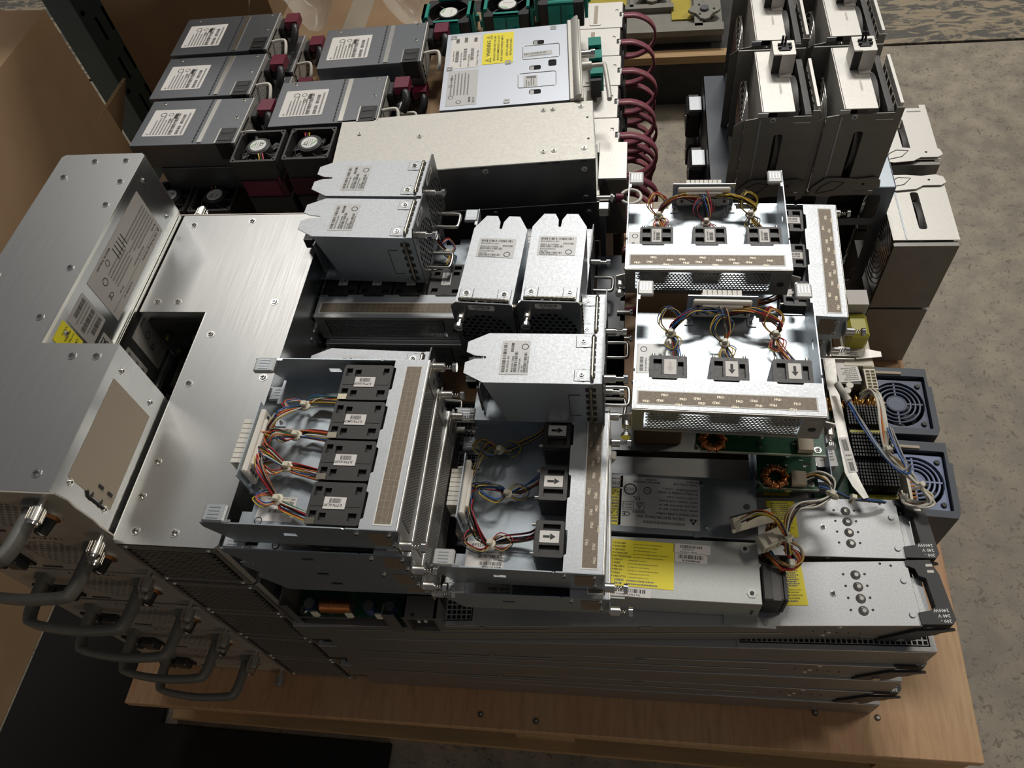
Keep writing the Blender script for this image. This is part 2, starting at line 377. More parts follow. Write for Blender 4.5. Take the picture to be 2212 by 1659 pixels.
# ------------------------------------------------------------------ pallet
t = thing('pallet', 'plywood-topped wooden pallet that carries the whole pile', 'pallet', (0, 0, 0))
mb = MB(); mb.prism([(-.748, .200), (.468, .215), (.486, 1.225), (-.74, 1.215)], -.018, -.0005, 'plywood'); mb.build('plywood_deck', t, .001)
mb = MB(); mb.box(-.735, .215, -.065, .455, .235, -.0185, 'pine'); mb.build('stringer_board', t)
mb = MB(); mb.box(-.735, 1.18, -.065, .455, 1.2, -.0185, 'pine'); mb.build('stringer_board', t)
for x in (-.70, -.16, .36):
    for y in (.26, .68, 1.1):
        mb = MB(); mb.box(x, y-.04, -.125, x+.09, y+.05, -.0655, 'pine'); mb.build('block', t)
for y in (.24, .68, 1.1):
    mb = MB(); mb.box(-.735, y-.035, FZ+.0005, .455, y+.055, -.1255, 'pine'); mb.build('bottom_board', t)
mb = MB(); mb.box(-.735, .2365, -.04, -.63, 1.17, -.0188, 'pine'); mb.build('deck_board', t)
mb = MB(); mb.box(.35, .2365, -.04, .455, 1.17, -.0188, 'pine'); mb.build('deck_board', t)
mb = MB(); T = FRONT(.2148, -.13, -.045)
mb.text('SG', .015, 'ink', T, 0, .004, n=.0003); mb.text('PLT', .008, 'ink', T, .002, -.010, n=.0003)
mb.tube([(x*.026+.01, y*.013+.010, .0004) for x, y in [(-1, -.6), (-.9, 0), (-.5, .6), (0, 1), (.5, .6), (.9, 0), (1, -.6), (.4, -.8), (-.4, -.8)]], .0006, 'ink', 4, T, True)
mb.build('stamp', t, label='black SG stamp in a cloud outline')
for x, y in ((.30, .355), (.262, .262), (.343, .262), (-.2, .225), (-.12, .222)):
    mb = MB(); mb.cyl((x, y, -.001), (x, y, .0003), .0042, 'card_dark', 10); mb.cyl((x+.0008, y, .0003), (x+.0008, y, .0009), .0022, 'nickel', 8); mb.build('screw', t)
# ------------------------------------------------------------------ tall L-shaped power supplies (left stack and middle stack)
def captive(mb, T, r=.0055, l=.016):     # knurled screw pointing along +n of T
    mb.cyl((0, 0, 0), (0, 0, l*.45), r*.45, 'nickel', 10, T=T); mb.cyl((0, 0, l*.4), (0, 0, l), r, 'nickel', 16, T=T); mb.cyl((0, 0, l), (0, 0, l*1.12), r*.8, 'chrome', 16, T=T)
    for i in range(14):
        a = 2*PI*i/14; mb.box(r*.92, -.0004, l*.45, r*1.08, .0004, l*.95, 'nickel', T @ Matrix.Rotation(a, 4, 'Z'))
PW, PN, PY, PL, PH = .200, .112, .166, .462, .0965
def tall_psu():
    t = thing('power_supply', '', 'power supply')
    # outline seen from above: wide front part, narrow rear part
    ol = [(0.0015, 0), (PW-.0015, 0), (PW, .0015), (PW, PY), (PN, PY), (PN, PL-.004), (PN-.004, PL), (.004, PL), (0, PL-.004), (0, .0015)]
    mb = MB(); n = len(ol); scr = []
    vs_ = [(a, b, z) for z in (0, PH) for a, b in ol]
    mb.add(vs_, [tuple(reversed(range(n)))]+[(i, (i+1) % n, n+(i+1) % n, n+i) for i in range(n) if i != 6], 'steel_side')
    mb.prism(ol, PH, PH+.0014, 'steel_brushed')
    mb.box(PN, PY, PH-.003, PN+.0012, PL-.004, PH+.0014, 'zinc_edge'); mb.box(PN, PY+.001, 0, PN+.004, PL-.01, .0035, 'zinc_edge'); mb.box(PN, PY+.001, .0045, PN+.0025, PL-.01, .0075, 'zinc_edge')
    for x, y in ((.018, .02), (.10, .012), (PW-.02, .018), (.03, .15), (.155, .15), (.182, .15), (.012, .26), (PN-.014, .27), (.095, .20), (PN-.014, .37), (.02, .42), (.05, PL-.014), (PN-.02, PL-.014), (PN-.012, .41)):
        scr.append(('T', x, y))
    for y, z in ((PY+.03, .02), (PY+.03, .075), (PL-.03, .02), (PL-.03, .08)): scr.append((.0026, PN+.0003, y, z))
    for y, z in ((.02, .02), (.02, .078), (PY-.02, .02), (PY-.02, .078)): scr.append((.0028, PW+.0003, y, z))
    case = mb.build('case', t)
    for q in scr:
        mb = MB()
        if q[0] == 'T': mb.screw(q[1], q[2], PH+.0015, .0036)
        else: mb.screw(0, 0, 0, q[0], T=RIGHT(*q[1:]))
        mb.build('screw', case)
    mb = MB(); T = BACK(PY+.0004, PW, 0)
    mb.box(.006, .008, 0, PW-PN-.008, PH-.012, .004, 'black_plastic', T)
    for i, (x, y) in enumerate(((.022, .06), (.058, .06), (.022, .03), (.058, .03))): mb.cyl((x, y, .004), (x, y, .009), .005, 'black_satin', 14, T=T); mb.cyl((x, y, .009), (x, y, .013), .0026, 'brass', 10, T=T)
    mb.box(.034, .04, .004, .046, .05, .008, 'black_satin', T); mb.build('rear_connector', t)
    # rear grille: louvred slots
    mb = MB(); T = BACK(PL, PN, 0); mb.plate(rect(.003, .002, PN-.003, PH-.001), [rect(.008, .010, PN-.008, PH-.010)], -.001, .0006, 'grille', T)
    mb.grid(.008, .010, PN-.016, PH-.020, .0081, .0042, .55, -.0012, .0004, 'grille', T, 'rect', True, .86)
    mb.box(.008, .010, -.012, PN-.008, PH-.010, -.011, 'void', T)
    for x, y in ((.012, .0055), (PN-.012, .0055), (.012, PH-.005), (PN-.012, PH-.005)): mb.screw(x, y, .0008, .0022, T=T)
    mb.build('rear_grille', t)
    # labels on the inner side
    sticker(t, RIGHT(PN+.0002, PY+.17, .049), .150, .066, [('dtri', 4, 56, 6), ('t', 'DELTA Energy Systems', 12, 57, 5), ('r', 3, 54, 144, .4), ('t', 'MODEL:', 5, 48, 4), ('t', 'P/N: ECD17010001', 45, 48, 4), ('t', 'PIORAIWD 6.0', 95, 57, 4), ('t', 'REV:2B', 110, 48, 3.5)]
            + [('f', 5, 42-5*i, 50+8*(i % 3), 2.4) for i in range(6)]+[('f', 72, 40-5*i, 46, 2.2) for i in range(5)]+[('r', 64+6*i, 8, 1.6, 17) for i in range(5)]+[('o', 128, 22, 5), ('o', 108, 12, 4), ('t', 'CE', 128, 36, 9), ('t', 'MADE IN THAILAND', 92, 3, 4)], 'paper_grey', rot=180, r=.001)
    sticker(t, RIGHT(PN+.0002, PY+.062, .058), .040, .048, [('b', 4, 36, 24, 7), ('f', 4, 32, 28, 2), ('b', 4, 22, 32, 7), ('f', 4, 17, 26, 2), ('f', 4, 12, 30, 2), ('b', 4, 4, 26, 6)], 'paper_grey', rot=180)
    sticker(t, RIGHT(PN+.0002, PY+.026, .068), .026, .038, [('t', 'CAUTION', 2, 28, 5), ('t', 'DOUBLE POLE /', 2, 20, 3.2), ('t', 'NEUTRAL', 2, 14, 3.6), ('t', 'FUSING', 2, 7, 3.6)], 'yellow', rot=180)
    sticker(t, RIGHT(PN+.0002, PY+.058, .017), .022, .022, [('o', 11, 12, 6), ('r', 5, 2, 12, 1.5), ('t', 'X', 5, 5, 15)], 'paper_grey', rot=180)
    sticker(t, RIGHT(PW+.0002, .078, .048), .110, .072, [], 'tan_label', name='blank_label', r=.0005)
    mb = MB(); T = RIGHT(PW, 0, 0)
    mb.tube([(.020, .022, .0006), (.020, .050, .0006), (.024, .054, .0006)], .0016, 'ink', 6, T); mb.box(.018, .028, .0003, .026, .030, .0012, 'ink', T); mb.box(.018, .044, .0003, .026, .046, .0012, 'ink', T)
    mb.box(.034, .018, 0, .037, .026, .0012, 'ink', T); mb.box(.034, .034, 0, .037, .042, .0012, 'ink', T); mb.build('cable_latch', t)
    # front flange
    mb = MB(); T = FRONT(-.0005, 0, 0)
    w = PW+.012; prof = [(-.004, .001), (w-.004, .001), (w, .008), (w-.002, .03), (w, .045), (w-.002, .07), (w, .085), (w-.005, PH+.002), (-.004, PH+.002)]
    fx, fz, fr = .118, .050, .030
    hexa = circ(fx, fz, .036, 8, .034, PI/8)
    mb.plate(prof, [hexa, rrect(.012, .012, .066, .046, .003), circ(.170, .050, .0085, 12)], 0, .0016, 'flange', T)
    mb.grid(fx-.036, fz-.034, .072, .068, .0078, .0062, .74, .0004, .0014, 'flange', T, 'hex', True, inside=lambda a, b: ((a-fx)/.034)**2+((b-fz)/.032)**2 < 1.)
    for i in range(5): mb.box(.070+.005*i, .006, .0012, .0735+.005*i, .010, .0022, 'ink', T)
    for i in range(10): mb.prism([(.088+.006*i+.003*(i % 2), .089), (.092+.006*i, .089), (.091+.006*i, .0925)], .0012, .0020, 'ink', T)
    mb.box(fx-.036, fz-.034, -.020, fx+.036, fz+.034, -.018, 'void', T); flange = mb.build('front_flange', t)
    mb = MB(); mb.box(.013, .013, -.01, .065, .045, .004, 'black_plastic', T); mb.cbox(.018, .017, .004, .038, .040, .012, 'black_satin', .002, T); mb.cbox(.042, .017, .004, .062, .040, .012, 'black_satin', .002, T); mb.build('power_inlet', flange)
    mb = MB(); mb.cyl((.170, .050, -.004), (.170, .050, .004), .0135, 'chrome', 20, T=T); mb.cyl((.170, .050, .004), (.170, .050, .0062), .0118, 'copper', 20, .0085, T=T)  # copper cone paints an orange reflection into the chrome ring
    mb.cyl((.170, .050, .0062), (.170, .050, .020), .0088, 'black_plastic', 12, .0062, T=T); mb.prism([(.1680, .0465), (.1720, .0465), (.170, .0545)], .020, .0203, 'ink_white', T); mb.build('rotary_switch', flange)
    for x, z in ((PW-.012, PH-.011), (PW+.002, .012)):
        mb = MB(); captive(mb, FRONT(-.002, x, z), .0068, .022); mb.build('captive_screw', flange)
    # bail handle: flat grey bar
    mb = MB(); x0, x1, z, q = .052, PW-.026, PH-.020, .058
    for dx in (x0, x1): mb.box(dx-.006, -.010, z-.010, dx+.006, -.002, z+.010, 'handle_grey')
    path = [(x0, -.004, z), (x0+.001, -q*.6, z), (x0+.004, -q*.88, z), (x0+.013, -q*.99, z), ((x0+x1)/2, -q*1.06, z), (x1-.013, -q*.99, z), (x1-.004, -q*.88, z), (x1-.001, -q*.6, z), (x1, -.004, z)]
    P = smooth_path(path, 4); prev = []
    sec = [(-.0035, -.0075), (.0035, -.0075), (.0045, -.006), (.0045, .006), (.0035, .0075), (-.0035, .0075)]
    for i, p in enumerate(P):
        d = (P[min(i+1, len(P)-1)]-P[max(i-1, 0)]).normalized(); nrm = Vector((d.y, -d.x, 0))
        prev += [tuple(p+nrm*a+Vector((0, 0, b))) for a, b in sec]
    mb.add(prev, [(i*6+j, i*6+(j+1) % 6, (i+1)*6+(j+1) % 6, (i+1)*6+j) for i in range(len(P)-1) for j in range(6)], 'handle_grey', True)
    mb.build('handle', t)
    return t
p0 = tall_psu(); LX, LY = -.708, .2655
names = ['topmost', 'second from the top', 'third from the top', 'fourth from the top', 'fifth from the top', 'bottom']
for i in range(6):
    z = .5-.1*i; loc = (LX+random.uniform(-.002, .002) if i else LX, LY+random.uniform(-.0015, .0015), z+.0005); lab = 'steel L-shaped power supply with grey front handle, %s of the left-hand stack' % names[i]
    if i == 0: place(p0, loc); p0['label'] = lab; p0['group'] = 'handled power supplies in the left stack'
    else: dup(p0, loc, 0, lab)
MX, MY = -.389, .7215
nm = ['topmost', 'second from the top', 'middle one', 'fourth from the top', 'bottom']
for i in range(5):
    dup(p0, (MX+(random.uniform(-.0015, .0015)), MY+random.uniform(-.001, .001), .4-.1*i+.0005), 180, 'L-shaped power supply, dark slotted grille facing front, %s of the middle stack' % nm[i], 'reversed power supplies in the middle stack', skip=('handle',))
#@@PART2
# ------------------------------------------------------------------ flat power supplies with a black handle (front stack)
FW, FL, FH = .073, .700, .0485
def flat_psu():
    t = thing('power_supply_unit', '', 'power supply')
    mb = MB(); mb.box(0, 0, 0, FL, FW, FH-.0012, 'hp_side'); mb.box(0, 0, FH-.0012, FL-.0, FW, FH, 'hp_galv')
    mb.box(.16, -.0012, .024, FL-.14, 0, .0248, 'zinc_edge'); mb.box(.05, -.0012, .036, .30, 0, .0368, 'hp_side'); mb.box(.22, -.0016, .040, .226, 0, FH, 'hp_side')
    for x in (.12, .40): mb.box(x, -.002, FH-.005, x+.014, 0, FH-.001, 'hp_side')
    mb.build('case', t, .0006)
    mb = MB(); T = TOP(FH+.0001)
    mb.plate(rect(0, .001, .215, FW-.001), [rect(.006, .006, .212, FW-.006)], 0, .0012, 'hp_galv', T)
    mb.box(.006, .006, .0001, .212, FW-.006, .0003, 'void', T)
    mb.grid(.006, .006, .206, FW-.012, .0058, .0058, .74, .0004, .0011, 'hp_galv', T, 'rect', False); mb.build('air_grille', t)
    T = TOP(FH)
    for i in range(4):
        y = .0165+.0135*i; x = FL-.058; mb = MB()
        mb.cyl((x, y, 0), (x, y, .0003), .0054, 'ink', 16, T=T); mb.cyl((x+.0006, y, .0003), (x+.0006, y, .0018), .0045, 'nickel', 16, .0022, T=T); mb.build('dimple', t)
    for i in range(4):
        y = .0165+.0135*i
        for dx in (-.013, .010): mb = MB(); mb.cyl((FL-.058+dx, y+.001, 0), (FL-.058+dx, y+.001, .0003), .0014, 'ink', 8, T=T); mb.build('vent_hole', t)
    for x, y in ((FL-.029, .070), (FL-.018, .0675)): mb = MB(); mb.cyl((x, y, 0), (x, y, .0003), .0014, 'ink', 8, T=T); mb.build('vent_hole', t)
    for x, y in ((FL-.0085, .012), (FL-.0085, .050)):
        mb = MB(); mb.cyl((x, y, FH), (x, y, FH+.0015), .0035, 'zinc', 14, .003); mb.build('rivet', t)
    mb = MB(); mb.screw(FL-.086, .036, FH, .0028); mb.build('screw', t)
    mb = MB(); T = FRONT(0)
    for x, z in ((FL-.085, .043), (FL-.093, .024), (FL-.097, .014)): mb.cyl((x, z, 0), (x, z, .0010), .0034, 'nickel', 14, .002, T=T)
    for i in range(5): mb.cyl((FL-.11+.013*i, .030-.002*i, 0), (FL-.11+.013*i, .030-.002*i, .0004), .0012, 'ink', 8, T=T)
    mb.box(FL-.055, .006, 0, FL-.004, .0085, .0008, 'zinc_edge', T); mb.build('side_dimple', t)
    its = [('f', 4, 41-2.5*i, 20+3*(i % 2), 1.6) for i in range(9)]+[('t', 'POWER THIS PRODUCT IN A', 3, 16.5, 1.9), ('t', 'WHICH CASE THE FUSES', 3, 13.6, 1.9), ('t', 'CAUTION DOUBLE POLE/', 2.5, 10.2, 2.2), ('t', 'NEUTRAL FUSING', 5, 6.8, 2.4), ('f', 8, 3.4, 14, 1.8)]
    sticker(t, TOP(FH+.0001, FL-.131, .0455), .046, .0325, [], 'yellow', name='caution_label', rot=90, r=.001)
    sticker(t, TOP(FH+.0004, FL-.131, .0455), .0315, .045, its, 'yellow', name='caution_print', rot=0, r=.001)
    # black end frame and bail
    mb = MB(); T = TOP(FH-.004)
    hd = [(FL-.002, .001), (FL+.030, .001), (FL+.034, .006), (FL+.030, .056), (FL+.024, FW), (FL-.002, FW), (FL-.002, .067), (FL+.006, .063), (FL+.008, .055), (FL+.015, .052), (FL+.017, .020), (FL+.010, .016), (FL-.002, .014)]
    mb.prism(hd, -.006, .006, 'black_satin', T)
    T2 = FRONT(-.0002); fp = [(FL-.040, .004), (FL-.036, .010), (FL-.006, .040), (FL+.028, .044), (FL+.034, .041), (FL+.022, .034), (FL+.018, .026), (FL+.008, .022), (FL+.002, .008), (FL-.006, .004)]
    mb.prism(fp, 0, .003, 'black_satin', T2); mb.cyl((FL-.014, .011, .003), (FL-.014, .011, .0042), .0045, 'nickel', 14, T=T2)
    mb.box(FL, .005, .002, FL+.006, FW-.005, FH-.010, 'black_plastic')
    for y in (.058, .065): mb.box(FL+.018, y, FH+.0015, FL+.025, y+.003, FH+.0024, 'nickel')
    mb.box(FL, .016, 0, FL+.013, .056, FH-.007, 'hp_galv')
    T3 = TOP(FH+.0022)
    for i, s in enumerate(('2400W', '240 V', '200 -')): mb.text(s, .0052, 'ink_white', T3, FL+.029, .006+.0058*(2-i)*1.0, 180)
    mb.build('end_handle', t)
    return t
f0 = flat_psu(); FX = -.377
order = ('top', 'second', 'third', 'fourth', 'fifth', 'lowest')
for row, (y0, gname) in enumerate(((.2735, 'front row'), (.3605, 'second row'))):
    for i in range(6):
        z = .25-.05*i+.0003; flip = i % 2 == 1
        if row == 1 and i > 3: continue
        lab = '%s flat handled power supply of the %s, %s' % (order[i].capitalize() if i else 'Top', gname, 'handle end at left' if flip else '2400W handle end at right')
        an = (3.7, 2.4, 1.8, 1.5, 1.2, .8)[i] if row == 0 else (1.2, 1.0, .9, .8)[i]
        if flip:   # right-front corner given
            rx, ry = ((0, .3470), (0, .2810), (0, .2745), (0, .2710), (0, .2690), (0, .2660))[i][1], 0
            rx = (0, .3440, 0, .3340, 0, .3340)[i]; ry = (0, .2790, 0, .2715, 0, .2662)[i] if row == 0 else .3640
            loc, rz = (rx-FW*math.sin(math.radians(an)), ry+FW*math.cos(math.radians(an)), z), 180+an
        else:      # left-front corner given
            loc, rz = ((-.3815, 0, -.3850, 0, -.3860, 0)[i]-(.012 if row and i == 0 else 0)+(.008 if row else 0), (.2465, 0, .2520, 0, .2545, 0)[i] if row == 0 else .3522, z), an
        if row == 0 and i == 0: place(f0, loc, rz); f0['label'] = lab; f0['group'] = 'flat power supplies stacked across the front'
        else: dup(f0, loc, rz, lab, 'flat power supplies stacked across the front')
for row, y0 in enumerate((.4420, .5240)):
    for i in range(5):
        dup(f0, (-.380, y0, .20-.05*i+.0003), 0, 'flat power supply under the loose circuit boards, %s of the %s row back' % (order[i], ('third', 'fourth')[row]), 'flat power supplies stacked across the front', skip=('end_handle',))
# ------------------------------------------------------------------ fan trays
def fan40(parent, x, y, kind, z=.0015, txt='D505F3'):
    """small square fan standing in a tray; kind 'flat' (long double fan) or 'arrow' or 'tag'"""
    mb = MB(); T = TOP(z)
    if kind == 'flat': w, d, h = .0425, .052, .0385
    elif kind == 'arrow': w, d, h = .040, .030, .0385
    else: w, d, h = .040, .030, .0385
    x0, x1, y0, y1 = x-w/2, x+w/2, y, y+d
    mb.cbox(x0, y0, z, x1, y1, z+h-.004, 'fan_black', .0015)
    fan = None
    if kind == 'flat':
        cols = [x0, x0+.009, x0+.0125, x0+.0185, x0+.0225, x0+.0285, x0+.032, x1]
        mb.prism(rrect(x0, y0, x1, y1, .003), z+h-.004, z+h-.0035, 'fan_black')
        holes = []
        for i, a in enumerate((x0+.004, x0+.0135, x0+.0235, x0+.033)):
            pass
        holes = [rect(x0+.004, y1-.0095, x0+.0135, y1-.003), rect(x0+.004, y1-.019, x0+.0115, y1-.0125), rect(x0+.0285, y1-.0095, x1-.0045, y1-.003), rect(x0+.0285, y1-.019, x1-.0060, y1-.0125),
                 rect(x0+.004, y0+.004, x0+.012, y0+.012), rect(x1-.012, y0+.004, x1-.004, y0+.010)]
        mb.plate(rrect(x0, y0, x1, y1, .003), holes, z+h-.0035, z+h, 'fan_black'); mb.box(x0+.018, y0+.002, z+h-.0005, x0+.0245, y1-.002, z+h+.0004, 'fan_black')
        fan = mb.build('fan', parent)
        mb = MB(); mb.box(x0-.0002, y1-.010, z+h-.001, x0+.006, y1-.001, z+h+.0012, 'spring'); mb.build('metal_clip', fan)
        sticker(fan, TOP(z+h+.0005, x, y+d/2+.001), .021, .012, [('t', txt, 3, 7, 3.6), ('b', 5, 1.5, 11, 4.5)], rot=90, name='fan_label', r=.0004)
    else:
        holes = [rect(x0+.003, y0+.003, x0+.013, y0+.0125), rect(x1-.013, y0+.003, x1-.003, y0+.0125), rect(x0+.003, y1-.0125, x0+.013, y1-.003), rect(x1-.013, y1-.0125, x1-.003, y1-.003)] if kind == 'tag' else [rect(x0+.004, y0+.004, x0+.013, y1-.005), rect(x1-.010, y0+.004, x1-.004, y1-.008)]
        mb.plate(rrect(x0, y0, x1, y1, .002), holes, z+h-.004, z+h, 'fan_black')
        # rotor opening towards the back
        mb.ring((x, z+h/2, 0), .0175, .0012, 'fan_black', BACK(y1, 0, 0) @ Matrix.Diagonal((-1, 1, 1, 1)), 20); mb.cyl((x, y1-.001, z+h/2), (x, y1+.0008, z+h/2), .0085, 'black_satin', 16)
        for sx in (-1, 1): mb.cyl((x+sx*.016, y1, z+h-.003), (x+sx*.016, y1+.004, z+h-.003), .0018, 'nickel', 8)
        fan = mb.build('fan', parent)
        if kind == 'tag': sticker(fan, TOP(z+h+.0002, x, y+d/2), .022, .011, [('tc', txt, 11, 7, 3.2), ('b', 3, 1.5, 13, 4.5)], rot=90, name='fan_label', r=.0005)
        else:
            m2 = MB(); T = TOP(z+h+.0002, x+.002, y+d/2); m2.prism(rrect(-.0065, -.010, .0065, .010, .0005), 0, .0002, 'paper', T)
            k = 'ink' if txt != 'faint' else 'paper_grey'
            m2.add([(-.0014, .0065, .0003), (-.0014, -.0005, .0003), (.0014, -.0005, .0003), (.0014, .0065, .0003), (-.0036, -.0008, .0003), (0, -.0065, .0003), (.0036, -.0008, .0003)], [(0, 1, 2, 3), (4, 5, 6)], k, T=T); m2.build('arrow_label', fan)
WC = ['red', 'black', 'black', 'amber', 'yellow', 'red', 'black', 'blue']
def fan_tray(kind, W, DP, n, label_txt, seed, dark=False, sticker_no=None):
    t = thing('fan_tray', '', 'fan tray'); h = .042; w = W/2; z0 = .0012; skin = 'zinc_blue'
    mb = MB()
    fl = [(-w, .0), (w, 0), (w, DP), (w-.03, DP), (w-.03, DP-.010), (w-.052, DP-.010), (w-.052, DP-.004), (-w+.052, DP-.004), (-w+.052, DP-.010), (-w+.03, DP-.010), (-w+.03, DP), (-w, DP)]
    mb.prism(fl, 0, z0, skin); mb.build('floor_plate', t)
    side = [(0, 0), (DP+.022, h), (0, h)]
    for s in (-1, 1):
        mb = MB(); T = RIGHT(s*w, 0, 0); pr = [(0, 0), (DP-.004, 0), (DP+.016, h-.010), (DP+.016, h), (.052, h), (.050, h-.0015), (.048, h), (0, h)]
        mb.plate(pr, [rect(.10, .020, .113, .026)], -.0006, .0006, skin, T)
        wall = mb.build('side_wall', t)
        for a, b in ((.010, .032), (.010, .010), (.040, .033)): mb = MB(); mb.screw(0, 0, 0, .0022, T=RIGHT(w+.0007, a, b) if s > 0 else LEFT(-w-.0007, a, b)); mb.build('screw', wall)
        mb = MB(); mb.box(s*w-(.003 if s > 0 else -.003), DP-.014, h-.0006, s*w-(.0005 if s > 0 else -.0005), DP+.014, h+.0006, 'zinc_edge')
        a, b = (w-.018, w) if s > 0 else (-w, -w+.018); mb.cbox(a, DP-.008, h-.002, b, DP+.014, h+.0022, 'paper_silver' if kind != 'flat' else 'zinc', .0015)
        for i in range(4): mb.box(a+.003+.0035*i, DP-.002, h+.0022, a+.0042+.0035*i, DP+.009, h+.0026, 'zinc_blue')
        mb.build('latch_tab', t)
    cd = .036 if kind == 'flat' else .041
    mb = MB(); e = []
    for i in range(n): cx = -w+W*(i+.5)/n; e += [(cx+.014, cd), (cx+.0125, cd-.0025), (cx-.0125, cd-.0025), (cx-.014, cd)]
    mb.prism([(-w, .001), (w, .001), (w, cd)]+sorted(e, key=lambda q: -q[0])+[(-w, cd)], h-.001, h+.0002, 'zinc')
    mb.tube([(-w, .0012, h-.0008), (w, .0012, h-.0008)], .0012, 'zinc_edge', 8); mb.build('top_channel', t)
    px, py = (.0030, .0024) if kind == 'flat' else (.0042, .0034)
    mb = MB(); T = FRONT(0); mb.plate(rect(-w, 0, w, h), [rect(-w+.012, .004, w-.022, h-.005)], -.0006, .0006, 'perf', T)
    mb.grid(-w+.012, .004, W-.034, h-.009, px, py, .78, -.0003, .0005, 'perf', T, 'hex')
    mb.cyl((w-.010, .018, 0), (w-.010, .018, .0007), .0042, 'ink', 14, T=T); mb.box(w-.018, h-.013, .0006, w-.005, h-.006, .0008, 'grille', T); mb.build('perforated_front', t)
    mb = MB(); T = TOP(h+.0003)
    mb.plate(rect(-w+.004, .006, w-.007, .0235), [rect(-w+.0055, .0072, w-.0085, .0223)], 0, .0002, 'ink_white', T); mb.box(-w+.0055, .0072, 0, w-.0085, .0223, .00018, 'frd', T)
    if kind != 'flat':
        rr = random.Random(seed); x = -w+.010; j = 0
        while x < w-.025:
            mb.text('FRD', .0042, 'frd_print', T, x+(.012 if j % 2 else 0), .0085+.0043*(j % 3), (0, 180)[j % 2], n=.0003); x += .0095; j += 1
    else:
        for i in range(24): mb.box(-w+.007+.0070*i, .0077, .0002, -w+.0073+.0070*i, .0218, .00028, 'tan_label', T)
        for yy in (.011, .0165): mb.box(-w+.006, yy, .0002, w-.009, yy+.0003, .00028, 'tan_label', T)
    mb.build('foil_strip', t)
    for s in (-1, 1):
        mb = MB(); TT = (RIGHT if s > 0 else LEFT)(s*w, 0, 0); q = .010 if s > 0 else -.030
        mb.box(q+.0, .008, .0007, q+.020, h-.006, .0010, 'frd', TT); mb.build('foil_label', t)
        mb = MB(); TF = FRONT(-.0002, 0, 0); a, b = (w, w+.011) if s > 0 else (-w-.011, -w)
        mb.prism([(a, .010), (b, .014), (b, .030), (a, .034)] if s > 0 else [(a, .014), (b, .010), (b, .034), (a, .030)], -.001, .0006, 'nickel', TF)
        TS = FRONT(-.0008, s*(w+.006), .022); mb.cyl((0, 0, 0), (0, 0, .0095), .0048, 'nickel', 14, T=TS); mb.tube([(.0022*math.cos(k*1.2), .0022*math.sin(k*1.2), .0095+k*.0005) for k in range(18)], .0007, 'chrome', 4, TS)
        mb.cyl((0, 0, .0185), (0, 0, .0225), .0050, 'chrome', 14, T=TS); mb.build('captive_screw', t)
    # connector on its bracket
    cw = .072 if kind == 'flat' else .066
    mb = MB(); y = DP-.002; mb.plate(rect(-cw/2-.006, 0, cw/2+.006, .037), [rect(-cw/2+.012, .010, cw/2-.012, .028)], -.0006, .0006, 'zinc_blue', FRONT(y)); mb.box(-cw/2-.008, y-.016, z0, -cw/2+.002, y, z0+.0012, 'zinc_blue'); mb.box(cw/2-.002, y-.016, z0, cw/2+.008, y, z0+.0012, 'zinc_blue')
    for s in (-1, 1): mb.screw(s*(cw/2+.003), y-.010, z0+.0012, .0022)
    mb.build('connector_bracket', t)
    mb = MB(); c1 = 'white_plastic'
    mb.cbox(-cw/2, y-.007, .007, cw/2, y-.0008, .034, c1, .0015); mb.cbox(-cw/2+.010, y-.010, .012, cw/2-.010, y-.006, .030, c1, .001)
    for i in range(9 if kind == 'flat' else 8):
        a = -cw/2+.011+i*.0056; mb.box(a, y+.0008, .010, a+.0048, y+.014, .031, c1)
    mb.box(-cw/2+.010, y+.0008, .012, cw/2-.011, y+.011, .029, 'cream')
    for s in (-1, 1): mb.cyl((s*(cw/2-.004), y, .02), (s*(cw/2-.004), y+.010, .02), .0035, c1, 12, .0015)
    for i in range(3):
        for s in (-1, 1): mb.box(s*(cw/2-.006)-.0013, y-.0078, .012+i*.006, s*(cw/2-.006)+.0013, y-.0069, .0155+i*.006, 'ink')
    mb.build('connector', t)
    # fans and their harnesses
    top = {'flat': .052, 'arrow': .030, 'tag': .030}[kind]
    tx = (['D7TKGL5F3', 'D7TKG05F3', 'D7TKGM5F3', 'D7TKGN5F3'] if kind == 'flat' else ['faint', 'a', 'b'] if kind == 'arrow' and seed == 3 else ['E8D3PHHF3']*3)
    fy = .028 if kind == 'flat' else cd+.001
    for i in range(n):
        cx = -w+W*(i+.5)/n+(0 if kind == 'flat' else .004)
        if kind == 'flat': cx = (i-(n-1)/2)*.0448-.001; fan40(t, cx, cd+.001, 'flat', txt=tx[i])
        else: fan40(t, cx, cd+.001, kind, txt=tx[i])
        ex = (i-(n-1)/2)*.008
        fyb = cd+.001+top; my = (fyb+y)/2; side_x = cx*.55+ex; rr = random.Random(seed*7+i)
        cols = random.Random(i+seed).sample(WC*3, 9 if kind != 'flat' else 13)
        if kind == 'flat': cols = (['red', 'yellow', 'white', 'orange', 'blue', 'black', 'green', 'brown', 'red', 'orange', 'grey', 'yellow', 'black'])
        mb = MB()
        if kind == 'flat':
            tie = (cx*.80, (fyb*.45+y*.55), .012); pts = [(ex, y-.008, .018), (ex+(tie[0]-ex)*.45, y-.018, .026), tie, (tie[0]+(cx-tie[0])*.6, tie[1]-.010, .010), (cx-.008, fyb, .014)]
            wires(mb, pts, cols+cols[:4], .0060, .00075, (2,), i+seed, fan=(.008, 0, .006)); wires(mb, [tie, (tie[0]-.010, tie[1]+.008, .018), (tie[0]-.002, tie[1]+.020, .020), (tie[0]+.006, tie[1]+.010, .012), tie], cols[:5], .003, .00065, (0, 4), i)
        else:
            tie = (cx*.78+(-.02, .0, .012)[i % 3]*.5, my+(.008, -.004, .01)[i % 3], .010)
